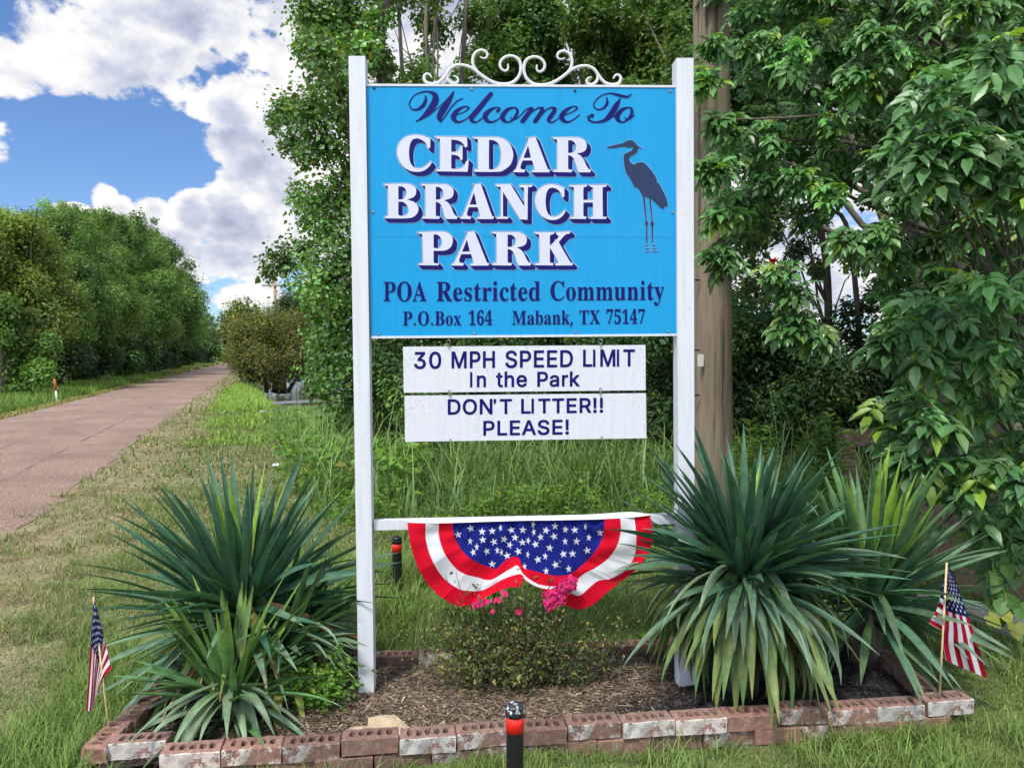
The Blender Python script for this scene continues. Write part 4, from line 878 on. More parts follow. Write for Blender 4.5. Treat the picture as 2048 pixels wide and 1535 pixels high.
for st in ST: pt.stroke(m, [(x / 4.096 + 800, y / 4.096 + 160, w / 4.096) for x, y, w in st])
pt.put('lettering', m, .0082, M_NAVY, panel)
# --- serif lines
for line, box_, capem in (([('POA', 767, 853, 602, 602, 39.3), ('Restricted', 873, 1080.5, 602, 601, 39.3), ('Community', 1101, 1328.5, 600.5, 599.5, 38.8)], (760, 552, 1336, 618), 466),
                          ([('P.O.Box', 806, 922, 650.5, 650, 28.2), ('164', 937.5, 984.5, 650, 649.5, 28.6), ('Mabank,', 1024.5, 1145.5, 649, 648, 28.2), ('TX', 1159, 1200, 648, 647.5, 27.8), ('75147', 1213, 1290, 647.5, 647, 28.4)], (800, 612, 1296, 662), 466)):
    pt = Patch(*box_); m = pt.zero()
    for w_ in line:
        for ch_ in [word(SERIF, *w_, capem, 14)]: m |= pt.fill(ch_)
    pt.put('lettering', dilate(m, 2.0), .0082, M_NAVY, panel)
# --- heron
HB = s_("78,204 85,196 190,172 280,152 310,130* 345,119* 380,121* 396,124 396,131 420,150* 441,180* 500,217 490,221 455,207 452,238* 430,270* 385,298* 352,322* 346,345* 362,385* 402,409 440,387* 490,380* 530,393* 580,445* 632,512* 668,570* 672,612 700,635* 735,700* 775,780* 796,845* 803,902 768,900 755,932 715,918* 660,860* 602,814 578,800 535,788 500,780 480,740 460,702 430,670 427,683 415,685 400,655* 350,568* 305,492* 284,400* 277,310* 292,283* 330,262* 372,242* 385,215* 380,199 340,207* 270,195* 180,210 90,212")
ZH = lambda p: np.array(p) / 5.906 + [1200, 260]
pt = Patch(1208, 272, 1342, 506)
m = pt.fill([ZH(spline_poly(HB))])
for t in ("503,778 532,790 552,1065 573,1095 560,1130 562,1325 543,1325 543,1130 528,1100 537,1065", "577,798 601,812 622,1065 640,1107 628,1150 628,1325 611,1325 608,1145 595,1110 607,1065"):
    m |= pt.fill([ZH(spline_poly(s_(t)))])
for a in ((525,1342,550,1364,577,1342),(525,1383,556,1401,588,1383),(525,1418,560,1440,602,1420),(612,1342,638,1363,662,1345),(612,1383,640,1402,677,1383),(612,1418,648,1440,688,1418)):
    pt.stroke(m, [(x / 5.906 + 1200, y / 5.906 + 260, w) for x, y, w in ((a[0], a[1], .5), (a[2], a[3], 1.5), (a[4], a[5], .5))])
pt.put('heron_silhouette', dilate(m, .45 * SS_), .0070, M_HALO, panel)
pt.put('heron_silhouette', m, .0082, M_HERON, panel)
# a pressed seam across the panel
v, F = plate([(741, 473.5), (1354, 474.3), (1354, 475.0), (741, 474.2)], .0066, .002)
build('panel_seam', v, F, plain('seam_dark', (.01, .16, .40), .5), panel)
# cross bar
v, F = plate([(747, 1041), (1354, 1029), (1354, 1047), (748, 1060)], -.004, .045)
build('crossbar', v, F, M_POST, sign)
# scroll work on top
SCR = [[(158,338,14),(140,308,18),(112,300,21),(88,322,25),(92,362,27),(120,388,28),(170,394,28),(225,380,28),(268,345,28),(302,300,28),(340,248,28),(405,217,28),(480,222,28),(550,250,28),(620,303,28),(690,352,28),(770,388,28),(860,398,28),(935,378,28),(988,325,28),(1009,255,28),(998,185,28),(960,143,28),(900,130,27),(842,152,26),(810,200,25),(820,248,24),(858,272,22),(886,250,19),(884,205,13)],
       [(604,290,22),(562,235,26),(550,170,27),(572,105,27),(622,75,26),(670,86,25),(690,118,22),(676,148,18),(640,150,15),(618,136,11)],
       [(308,290,20),(308,345,25),(342,384,25),(388,390,24),(411,362,20),(396,330,16),(364,322,11)]]
sv_, sf_ = [], []
prt = []
for mir in (0, 1):
    for st in SCR:
        q = catmull(np.array(st, float), 6)
        x = q[:, 0] if not mir else 2046 - q[:, 0]; y = q[:, 1] + (0 if not mir else 9)
        pts = S(x / 4.763 + 830, y / 4.763 + 85, -.006)
        prt.append(tube(pts, q[:, 2] / 4.763 / 2 * 3.4 / 1540 * 1.12, 8, squash=.8, bvec=SN))
v, F, _ = join(prt)
build('scroll_ornament', v, F, M_IRON, sign, smooth=True)

# hanging boards
def hang_board(name, label, pts, lines, eye_top, hooks):
    b = empty(name, S(1049, pts[0][1], 0), label, 'sign')
    v, F = plate(pts, .004, .012); bd = build('board', v, F, M_BOARD, b)
    xs = [p[0] for p in pts]; ys = [p[1] for p in pts]
    pt = Patch(min(xs), min(ys), max(xs), max(ys)); m = pt.zero()
    for w_ in lines: m |= pt.fill(word(SANS, *w_, CAP_SANS, 26))
    pt.put('lettering', dilate(m, 1.05 * SS_), .0052, M_NAVY, bd)
    for pl in hooks:
        prt = []
        for (cx_, cy_, rx_, ry_, w) in pl:
            a = np.linspace(0, 2 * math.pi, 15)
            prt.append(tube(S(cx_ + rx_ * np.cos(a), cy_ + ry_ * np.sin(a), .008 + .004 * np.cos(a)), w * 3.4 / 1540 / 2, 6, bvec=SN, cap=False))
        v, F, _ = join(prt); build('hook', v, F, M_STEEL, b, smooth=True)
hang_board('hanging_board', 'white board hanging under the blue panel reading 30 MPH SPEED LIMIT In the Park',
           [(806, 693), (1291, 689.5), (1291.5, 780), (807.5, 785)],
           [('30', 829, 881.5, 736.5, 736, 32), ('MPH', 904, 989, 735.5, 734.5, 32), ('SPEED', 1011.5, 1145, 734.5, 733, 32.5), ('LIMIT', 1167, 1269, 732.5, 731.5, 32.5),
            ('In', 941, 971, 773.5, 773, 29), ('the', 993, 1053, 773, 772.5, 29.5), ('Park', 1075.5, 1158.5, 772.3, 771.5, 28.5)], 0,
           [[(896.5, 684, 4, 4.5, 1.5), (897.5, 692, 1.5, 4.5, 1.3)], [(1201, 682.5, 4, 4.5, 1.5), (1201, 690.5, 1.5, 4.5, 1.3)]])
hang_board('hanging_board', 'white board hanging lowest on the sign reading DON\'T LITTER!! PLEASE!',
           [(809, 791), (1292, 786), (1293, 876), (810, 883)],
           [('DON', 896.5, 984, 828, 827.2, 29), ("'T", 988, 1023, 827, 826.7, 28.5), ('LITTER!!', 1043, 1205.5, 826, 824, 28), ('PLEASE!', 967.5, 1137, 870, 867.5, 28)], 0,
           [[(899, 783.5, 2, 4.5, 1.3), (899.5, 791, 1.5, 4.5, 1.3)], [(1201, 779, 2, 4.5, 1.3), (1201, 787, 1.5, 4.5, 1.3)], [(901.5, 881, 1.2, 3.5, 1.2)], [(1203.5, 875.5, 1.2, 3.5, 1.2)]])

# ---------------------------------------------------------------- bunting
def star_cov(px, py, cx_, cy_, r, rot, sxx=1.0):
    """1 inside a five-pointed star"""
    x = (px - cx_) / sxx; y = py - cy_
    c, s = math.cos(rot), math.sin(rot); x, y = x * c + y * s, -x * s + y * c
    a = np.arctan2(x, -y); a = np.abs((a + math.pi / 5) % (2 * math.pi / 5) - math.pi / 5)
    d = np.hypot(x, y)
    ri = .382
    # edge from tip (1,0 angle) to inner (ri, 36deg)
    k = math.pi / 5
    e = d * (np.cos(a) * ri * math.sin(k) + np.sin(a) * (1 - ri * math.cos(k)))
    return np.clip((r * ri * math.sin(k) - e) / (.067 * r * ri) + .5, 0, 1)
ZB = lambda t: np.array([[float(v) for v in w.split(',')] for w in t.split()]) / 2.343 + [680, 880]
def resample(p, n):
    p = catmull(p, 12); d = np.r_[0, np.cumsum(np.linalg.norm(np.diff(p, axis=0), axis=1))]
    t = np.linspace(0, d[-1], n)
    return np.stack([np.interp(t, d, p[:, 0]), np.interp(t, d, p[:, 1])], -1)
NT = 460
curves = [ZB("527,386 640,381 760,378 873,376 990,374 1110,372 1240,369"),
          ZB("527,386 532,440 560,500 600,546 640,572 690,592 735,600 772,566 812,545 840,556 862,598 900,610 960,626 1020,636 1080,626 1122,596 1172,550 1210,500 1232,450 1240,369"),
          ZB("462,388 462,450 488,530 540,600 590,630 640,642 700,656 750,632 800,602 832,588 860,628 905,662 960,682 1050,682 1110,652 1150,622 1200,597 1262,550 1302,490 1318,420 1315,364"),
          ZB("400,390 402,470 430,560 480,640 550,694 600,706 655,706 700,688 755,655 808,634 850,628 872,656 930,688 1000,700 1068,712 1122,728 1170,690 1212,658 1272,648 1340,608 1382,540 1390,450 1380,360"),
          ZB("316,385 322,440 342,530 378,622 432,696 502,752 575,778 640,756 715,718 785,690 840,684 860,656 905,678 965,704 1020,740 1080,782 1130,790 1192,764 1250,712 1330,652 1402,588 1452,510 1466,440 1450,352")]
curves = [resample(c, NT) for c in curves]
bands = [90, 22, 22, 24]
colsB = [np.array([.012, .02, .20]), np.array([.60, .006, .025]), np.array([.68, .69, .74]), np.array([.60, .006, .025])]
PT, OFFS, CC = [], [], []
tt = np.linspace(0, 1, NT)
for b in range(4):
    for k in range(bands[b] + (b == 3)):
        f = k / bands[b]
        PT.append(curves[b] * (1 - f) + curves[b + 1] * f)
        v_ = ([0, .55, .70, .85][b] + [.55, .15, .15, .15][b] * f)
        w = .0045 * np.sin(tt * 71 + 5 * np.sin(tt * 7.3) + 2 * np.sin(tt * 17)) * (1 - .8 * v_) + .010 * np.sin(tt * 19 + v_ * 5 + 2 * np.sin(tt * 6)) * v_ + .004 * np.sin(tt * 47 - v_ * 13) + .03 * np.exp(-((tt - .5) / .09) ** 2) * v_ ** 2 * 1.6 + .012 * (vnoise(tt * 10, np.full(NT, v_ * 3), .45, 5) - .5)
        for ct, ca, cw_ in ((.22, .010, .018), (.30, -.008, .012), (.66, .009, .014), (.76, -.010, .016), (.84, .007, .012), (.12, .006, .014)):
            w = w + ca * np.exp(-np.abs(tt - ct - .03 * (v_ - .5)) / cw_) * v_ ** 1.5
        OFFS.append(.034 + w + .02 * v_)
        CC.append(np.repeat(colsB[b][None], NT, 0))
PT = np.array(PT); OFFS = np.array(OFFS); CC = np.array(CC)
stars = [(553,441),(613,412),(610,472,.7),(624,524,.8),(666,428),(669,466),(688,520,.9),(713,425),(721,475),(713,580),(752,410,.5),(757,525,.5),(737,516,.6),(770,463),(803,420),(783,540),(820,455),(795,490,.9),(857,420),(855,478),(882,470,.6),(836,520),(880,535,.5),(864,592,.7),(908,430,.6),(916,487),(940,453,.9),(965,422),(927,558),(962,543,.7),(983,504),(966,612,.8),(1008,402),(1004,450),(1010,583),(1046,533),(1056,418,.8),(1055,473,.7),(1100,420),(1108,473),(1090,531),(1072,602,.8),(1150,405,.5),(1166,455,.7),(1158,516),(1218,432,.9),(641,500,.6),(905,395,.6)]
nb_ = bands[0]
for i, st in enumerate(stars):
    cx_, cy_ = np.array(st[:2]) / 2.343 + [680, 880]
    cv = star_cov(PT[:nb_, :, 0], PT[:nb_, :, 1], cx_, cy_, 8.2, random.uniform(-.35, .35), st[2] if len(st) > 2 else 1)
    CC[:nb_] = CC[:nb_] * (1 - cv[..., None]) + np.array([.68, .69, .74]) * cv[..., None]
nr = len(PT)
i4 = (np.arange(nr - 1)[:, None] * NT + np.arange(NT - 1)[None]).ravel()
bun = empty('bunting', S(1060, 1040, 0), 'red white and blue half-round bunting with white stars hung on the white crossbar', 'bunting')
build('cloth', S(PT[..., 0].ravel(), PT[..., 1].ravel(), OFFS.ravel()), np.stack([i4, i4 + 1, i4 + NT + 1, i4 + NT], -1), MAT_CLOTH, bun, CC.reshape(-1, 3), smooth=True)
# header tape
tp = resample(np.array([(815, 1045), (900, 1041), (1050, 1036), (1180, 1030), (1262, 1025), (1300, 1030)], float), 60)
bt = resample(ZB("316,387 420,389 527,388 700,382 873,377 1050,375 1240,370 1380,361 1450,352"), 60)
q = np.concatenate([S(bt[:, 0], bt[:, 1] - .5, .05), S(tp[:, 0], tp[:, 1], .045), S(tp[:, 0], tp[:, 1] - 2, .0)])
i5 = np.arange(59); i5 = np.concatenate([i5, i5 + 60])
build('header_tape', q, np.stack([i5, i5 + 1, i5 + 61, i5 + 60], -1), attrmat('white_tape', .8, .1, (1, 1, 1)), bun, np.full((180, 3), .68), smooth=True)
# ---------------------------------------------------------------- bricks round the bed
def brick_mat(name, white):
    m, N, L, B = newmat(name)
    n = mnoise(N, L, 14, 6, .7); f = mnoise(N, L, 70, 4, .7); w = mnoise(N, L, 24, 9, .78)
    c = mramp(N, L, n, [(.3, (.15, .085, .068)), (.55, (.26, .15, .12)), (.75, (.34, .23, .185))])
    c = mmix(N, L, 1.0, c, mramp(N, L, f, [(.3, (.7, .7, .7)), (.7, (1.2, 1.2, 1.2))]), 'MULTIPLY')
    k = mramp(N, L, w, [(.60 - white * .28, (0, 0, 0)), (.64 - white * .28, (1, 1, 1))])
    # old whitewash clings to the front faces only
    g = N.new('ShaderNodeNewGeometry'); s = N.new('ShaderNodeSeparateXYZ'); tcn = N.new('ShaderNodeTexCoord'); L.new(tcn.outputs['Object'], s.inputs[0])
    ab = N.new('ShaderNodeMath'); ab.operation = 'ABSOLUTE'; L.new(s.outputs[1], ab.inputs[0])
    mr = N.new('ShaderNodeMapRange'); L.new(ab.outputs[0], mr.inputs[0]); mr.inputs[1].default_value = .0405; mr.inputs[2].default_value = .0435
    mr.inputs[3].default_value = .05; mr.inputs[4].default_value = 1
    c = mmix(N, L, mmix(N, L, 1.0, k, mr.outputs[0], 'MULTIPLY'), c, (.50, .49, .475))
    d = mramp(N, L, mnoise(N, L, 17, 7, .75), [(.44, (0, 0, 0)), (.72, (.8, .8, .8))])
    c = mmix(N, L, d, c, (.10, .085, .07))
    oi = N.new('ShaderNodeObjectInfo')
    c = mmix(N, L, 1.0, c, mramp(N, L, oi.outputs['Random'], [(0, (.66, .64, .63)), (.5, (1, .98, .96)), (1, (1.2, 1.08, 1.02))]), 'MULTIPLY')
    L.new(c, B.inputs['Base Color']); B.inputs['Roughness'].default_value = .9
    mbump(N, L, B, f, .6, .004)
    return m
BM = [brick_mat('weathered_brick', 0.0), brick_mat('whitewashed_brick', .66), brick_mat('flaking_brick', .36)]
BL, BW, BH = .208, .090, .061
def brick_mesh(seed):
    """cored brick: five real holes through the top, edges a little worn"""
    g = np.random.default_rng(seed)
    V = []; F4 = []; F3 = []
    nx = 5; pad = .018; cw = (BL - 2 * pad) / nx
    a = np.linspace(0, 2 * math.pi, 8, endpoint=False) + math.pi / 8
    hx, hy = BL / 2, BW / 2
    ch = .004
    ring = [(-hx + ch, -hy + ch), (hx - ch, -hy + ch), (hx - ch, hy - ch), (-hx + ch, hy - ch)]
    # top: end strips + cells
    def add(p): V.append(p); return len(V) - 1
    xs = [-hx + ch, -hx + pad] + [-hx + pad + cw * (i + 1) for i in range(nx)] + [hx - ch]
    lo = [add((x, -hy + ch, BH)) for x in xs]; hi = [add((x, hy - ch, BH)) for x in xs]
    F4 += [[lo[0], lo[1], hi[1], hi[0]], [lo[-2], lo[-1], hi[-1], hi[-2]]]
    for i in range(nx):
        c0, c1, c2, c3 = lo[i + 1], lo[i + 2], hi[i + 2], hi[i + 1]
        xc = (xs[i + 1] + xs[i + 2]) / 2
        rx_, ry_ = cw * .36, BW * .25
        e = [add((xc + rx_ * math.cos(t), ry_ * math.sin(t), BH)) for t in a]
        d = [add((xc + rx_ * .95 * math.cos(t), ry_ * .95 * math.sin(t), BH - .05)) for t in a]
        for k in range(8): F4.append([e[k], e[(k + 1) % 8], d[(k + 1) % 8], d[k]])
        F4 += [[d[0], d[1], d[2], d[3]], [d[0], d[3], d[4], d[7]], [d[4], d[5], d[6], d[7]]]
        # frame: corner quadrants (angles 22.5, 67.5 | 112.5 ...)
        F4 += [[c2, c3, e[2], e[1]], [c3, c0, e[4], e[3]], [c0, c1, e[6], e[5]], [c1, c2, e[0], e[7]]]
        F3 += [[c2, e[1], e[0]], [c3, e[3], e[2]], [c0, e[5], e[4]], [c1, e[7], e[6]]]
    # bevel and sides
    m = len(xs)
    lo2 = [add((x if 0 < i < m - 1 else math.copysign(hx, x), -hy, BH - ch)) for i, x in enumerate(xs)]
    hi2 = [add((x if 0 < i < m - 1 else math.copysign(hx, x), hy, BH - ch)) for i, x in enumerate(xs)]
    lo3 = [add((V[i][0], -hy, 0)) for i in lo2]; hi3 = [add((V[i][0], hy, 0)) for i in hi2]
    for i in range(m - 1):
        F4 += [[lo2[i], lo2[i + 1], lo[i + 1], lo[i]], [hi[i], hi[i + 1], hi2[i + 1], hi2[i]],
               [lo3[i], lo3[i + 1], lo2[i + 1], lo2[i]], [hi2[i], hi2[i + 1], hi3[i + 1], hi3[i]]]
    F4 += [[hi[0], hi2[0], lo2[0], lo[0]], [lo[-1], lo2[-1], hi2[-1], hi[-1]], [hi2[0], hi3[0], lo3[0], lo2[0]], [lo2[-1], lo3[-1], hi3[-1], hi2[-1]]]
    F4 += [[lo3[0], hi3[0], hi3[-1], lo3[-1]]]
    V = np.array(V, float); V += g.normal(0, .0016, V.shape)
    return V, [np.array(F4), np.array(F3)]
bproto = []
for k in range(3):
    V_, F_ = brick_mesh(k)
    for mt in BM:
        o = build('brick', V_, F_, mt); bproto.append(o.data); bpy.data.objects.remove(o)
ORD = ['first', 'second', 'third', 'fourth', 'fifth', 'sixth', 'seventh', 'eighth', 'ninth', 'tenth', 'eleventh', 'twelfth', 'thirteenth', 'fourteenth', 'fifteenth', 'sixteenth', 'seventeenth', 'eighteenth']
FIN = ['worn red', 'whitewashed', 'flaking white-painted']
def lay(x, y, z, rz, fin, label, tilt=0.0, first=[True]):
    o = bpy.data.objects.new('brick', bproto[random.randrange(3) * 3 + fin])
    COL.objects.link(o); o.location = (x, y, z); o.rotation_euler = (random.gauss(0, .022), tilt + random.gauss(0, .016), rz + random.gauss(0, .028))
    tag(o, label, 'brick', 'bricks edging the flower bed')
fa = math.atan(.1345); step = BL + .006
fd = np.array([math.cos(fa), math.sin(fa)]); fn = np.array([-fd[1], fd[0]])
p0 = np.array([-1.27, 2.713])
finf = [1, 2, 2, 0, 1, 2, 0, 2, 1, 1, 0, 2, 2, 1, 1]
for k in range(15):
    c = p0 + fd * (step * (k + .5)) + fn * (BW / 2 + random.gauss(0, .005))
    if k == 14: c = c + fd * .012
    lay(c[0], c[1], .060 + random.gauss(0, .004) - (.004 if k == 13 else 0), fa, finf[k], f'{FIN[finf[k]]} brick, {ORD[k]} from left in the front edging\'s top course')
for k in range(14):
    c = p0 + fd * (step * (k + 1.05)) + fn * (BW / 2 + .006 + random.gauss(0, .004)); f_ = random.choice([0, 0, 2])
    lay(c[0], c[1], -.004, fa, f_, f'{FIN[f_]} brick half sunk in grass, {ORD[k]} from left in the front edging\'s bottom course')
lay(-1.395, 2.848, .052, .06, 1, 'whitewashed brick set back behind the left flag stick')
for k in range(4):
    lay(-1.53 - .012 * (k == 0), 2.86 + k * step + .02, .050, math.pi / 2 + .02, (2, 0, 2, 2)[k], f'{FIN[(2, 0, 2, 2)[k]]} brick, {ORD[k]} from the front in the bed\'s left edge')
ba = math.atan(.1235)
for k in range(16):
    x = -1.42 + k * step * math.cos(ba); y = 3.62 + (x + 1.56) * .1235
    f_ = (2, 0, 1)[k % 3]
    lay(x, y, .022, ba, f_, f'{FIN[f_]} brick, {ORD[k]} from left in the bed\'s back edge')
for k in range(3):
    lay(1.80, 3.40 + k * step, .050, math.pi / 2 - .04, (0, 0, 2)[k], f'{FIN[(0, 0, 2)[k]]} brick, {ORD[k]} from the front in the bed\'s right edge')

# ---------------------------------------------------------------- bollards
M_BLK = plain('black_post_paint', (.012, .012, .014), .28, .15, 40)
M_RED = plain('red_reflective_band', (.62, .012, .008), .35, .08, 60)
def scuffed(name):
    m, N, L, B = newmat(name)
    n = mnoise(N, L, 55, 5, .65)
    L.new(mramp(N, L, n, [(.55, (.02, .022, .028)), (.60, (.62, .66, .72))]), B.inputs['Base Color']); B.inputs['Roughness'].default_value = .35
    return m
def bollard(x, y, H, r, label, lean=(0, 0), capm=M_BLK):
    b = empty('bollard', (x, y, 0), label, 'bollard', 'black bollards with a red band')
    def L_(name, prof, m):
        V_, F_ = lathe(prof, 28); V_[:, 0] += V_[:, 2] * lean[0]; V_[:, 1] += V_[:, 2] * lean[1]
        return build(name, V_ + [x, y, 0], F_, m, b, smooth=True)
    L_('pipe', [[r, -.1], [r, H - .045], [r, H - .04]], M_BLK)
    L_('band', [[r, H - .095], [r + .0012, H - .0945], [r + .0012, H - .0425], [r, H - .042]], M_RED)
    c = L_('cap', [[r, H - .042], [r + .0035, H - .041], [r + .0035, H - .022], [r + .002, H - .020], [r + .002, H - .014], [r + .004, H - .012], [r * .95, H - .005], [r * .6, H - .0005], [.0, H + .001]], capm)
for_b = G(1030, 1500, 0)
bollard((1030 - CX) / FPX * 2.55, 2.55, .381, .0295, 'black bollard with a white scuffed cap and red band in front of the bricks', capm=scuffed('scuffed_cap'))
bollard((793.5 - CX) / FPX * 4.72, 4.72, .432, .0295, 'black bollard with a red band standing in the grass behind the left white post', lean=(-.015, 0))

# ---------------------------------------------------------------- stick flags
NAVYC = np.array([.010, .018, .085]); REDC = np.array([.34, .008, .03]); WHC = np.array([.66, .65, .70])
def flag_color(u, v, asp=1.5):
    """u along the fly 0..1, v down the hoist 0..1"""
    k = (np.floor(np.clip(v, 0, .9999) * 13)).astype(int) % 2
    c = np.where(k[..., None] == 0, REDC, WHC).astype(float)
    can = (u < .40) & (v < 7 / 13)
    c[can] = NAVYC
    for r in range(9):
        for s in range(6 if r % 2 == 0 else 5):
            uu = (.4 / 12) * (1 + 2 * s + (r % 2)); vv = (7 / 13) / 10 * (r + 1)
            cv = star_cov(u * asp, v, uu * asp, vv, .026, 0.0) * can
            c = c * (1 - cv[..., None]) + WHC * cv[..., None]
    return c
def grid_faces(a, b):
    i = (np.arange(a - 1)[:, None] * b + np.arange(b - 1)[None]).ravel()
    return np.stack([i, i + 1, i + b + 1, i + b], -1)
def edge(pts, n): return resample(np.array(pts, float), n)
M_STICK = plain('pale_wood_stick', (.58, .42, .24), .6, .12, 40)
def flag_sheet(top, bot, nu, nv, Yf, wave, u0=0, u1=1, v0=0, v1=1):
    A, B_ = edge(top, nu), edge(bot, nu)
    w = np.linspace(0, 1, nv)[None, :, None]
    px = A[:, None] * (1 - w) + B_[:, None] * w
    U, Vv = np.meshgrid(np.linspace(u0, u1, nu), np.linspace(v0, v1, nv), indexing='ij')
    Y = Yf + wave(U, Vv)
    return P(px[..., 0].ravel(), px[..., 1].ravel(), Y.ravel()), grid_faces(nu, nv), flag_color(U, Vv).reshape(-1, 3)
zf = lambda s, ox, oy, pts: [(x / s + ox, y / s + oy) for x, y in pts]
# left flag hangs limp
fl = empty('stick_flag', G(222, 1518, 0), 'small flag hanging limp on a stick at the bed\'s left front corner', 'flag', 'small striped flags on sticks')
Yl = 2.90
a_, b_ = P(187, 1196, Yl + .0), P(226, 1530, Yl - .03)
V_, F_ = tube([a_, b_], .0035, 8); build('stick', V_, F_, M_STICK, fl, smooth=True)
V_, F_ = lathe([[.0, .007], [.004, .003], [.0045, 0], [.0, -.003]], 10, c=a_); build('finial', V_, F_, M_STICK, fl, smooth=True)
V_, F_, C_ = flag_sheet(zf(2.274, 0, 860, [(427, 770), (416, 900), (409, 1015), (402, 1130), (393, 1274)]), zf(2.274, 0, 860, [(433, 770), (470, 935), (505, 1085), (474, 1120), (440, 1195), (428, 1272)]),
                       150, 110, Yl - .012, lambda u, v: .014 * np.sin(v * 9 + u * 3) + .01 * np.sin(v * 17))
# the hoist runs down the right silhouette: rebuild the sheet with that edge as u=0
hoist = edge(zf(2.274, 0, 860, [(427, 768), (452, 850), (471, 935), (490, 1010), (506, 1086)]), 120)
fly = edge(zf(2.274, 0, 860, [(392, 1275), (402, 1276), (416, 1272), (430, 1240), (441, 1196)]), 120)
topc = edge(zf(2.274, 0, 860, [(427, 768), (417, 890), (409, 1015), (402, 1130), (392, 1275)]), 160)
botc = edge(zf(2.274, 0, 860, [(506, 1086), (488, 1103), (474, 1118), (455, 1155), (441, 1196)]), 160)
u = np.linspace(0, 1, 160)[:, None, None]; v = np.linspace(0, 1, 120)[None, :, None]
coons = (1 - v) * topc[:, None] + v * botc[:, None] + (1 - u) * hoist[None] + u * fly[None] - ((1 - u) * (1 - v) * hoist[0] + u * (1 - v) * fly[0] + (1 - u) * v * hoist[-1] + u * v * fly[-1])
U, Vv = np.meshgrid(np.linspace(0, 1, 160), np.linspace(0, 1, 120), indexing='ij')
Y = Yl - .010 - .012 * np.sin(Vv * 8 + U * 2) - .006 * np.sin(Vv * 19 + U * 5)
build('cloth', P(coons[..., 0].ravel(), coons[..., 1].ravel(), Y.ravel()), grid_faces(160, 120), MAT_CLOTH, fl, flag_color(U, Vv).reshape(-1, 3), smooth=True)
# right flag swings out to the right
fr = empty('stick_flag', G(1877, 1440, 0), 'small flag on a stick flaring right at the bed\'s right front corner', 'flag', 'small striped flags on sticks')
Yr = 3.20
a_, b_ = P(1893.5, 1124, Yr), P(1876, 1445, Yr - .03)
V_, F_ = tube([a_, b_], .0042, 8); build('stick', V_, F_, M_STICK, fr, smooth=True)
zr = lambda pts: zf(6.142, 1780, 1080, pts)
t_ = zr([(716, 296), (800, 480), (900, 760), (972, 960), (1062, 1230), (1200, 1695)])
b_ = zr([(690, 300), (686, 560), (680, 845), (672, 1050), (650, 1240), (690, 1480)])
A = edge(t_, 150); B_ = edge(b_, 150)
w = np.linspace(0, 1, 100)[None, :, None]; px = A[:, None] * (1 - w) + B_[:, None] * w
# canton length on the upper edge differs from the lower one: bend u so the canton ends on a slant
U, W = np.meshgrid(np.linspace(0, 1, 150), np.linspace(0, 1, 100), indexing='ij')
Ue = np.where(U < .47, U / .47 * .40, .40 + (U - .47) / .53 * .60)
Y = Yr + .012 + .012 * np.sin(W * 7 + U * 3) + .05 * (1 - W) * U
v1, f1, c1 = P(px[..., 0].ravel(), px[..., 1].ravel(), Y.ravel()), grid_faces(150, 100), flag_color(Ue, W * 7 / 13).reshape(-1, 3)
A = edge(zr([(690, 330), (640, 560), (612, 712), (560, 880), (474, 1016)]), 110); B_ = edge(zr([(692, 330), (680, 560), (676, 725), (668, 930), (655, 1120)]), 110)
w = np.linspace(0, 1, 40)[None, :, None]; px = A[:, None] * (1 - w) + B_[:, None] * w
U, W = np.meshgrid(np.linspace(0, 1, 110), np.linspace(0, 1, 40), indexing='ij')
s = np.where(U < .52, 0, (U - .52) / .48)
c2 = np.where((np.floor(s * 6).astype(int) % 2 == 0)[..., None], WHC, REDC)
c2[U < .52] = NAVYC
for uu, ww in ((.2, .4), (.3, .25), (.36, .7), (.43, .35)):
    cv = star_cov(W * .25, U, ww * .25, uu, .035, 0); c2 = c2 * (1 - cv[..., None]) + WHC * cv[..., None]
v2, f2 = P(px[..., 0].ravel(), px[..., 1].ravel(), (Yr + .010 + .02 * (1 - W)).ravel()), grid_faces(110, 40)
V_, F_, C_ = join([(v1, f1, c1), (v2, f2, c2.reshape(-1, 3))])
build('cloth', V_, F_, MAT_CLOTH, fr, C_, smooth=True)

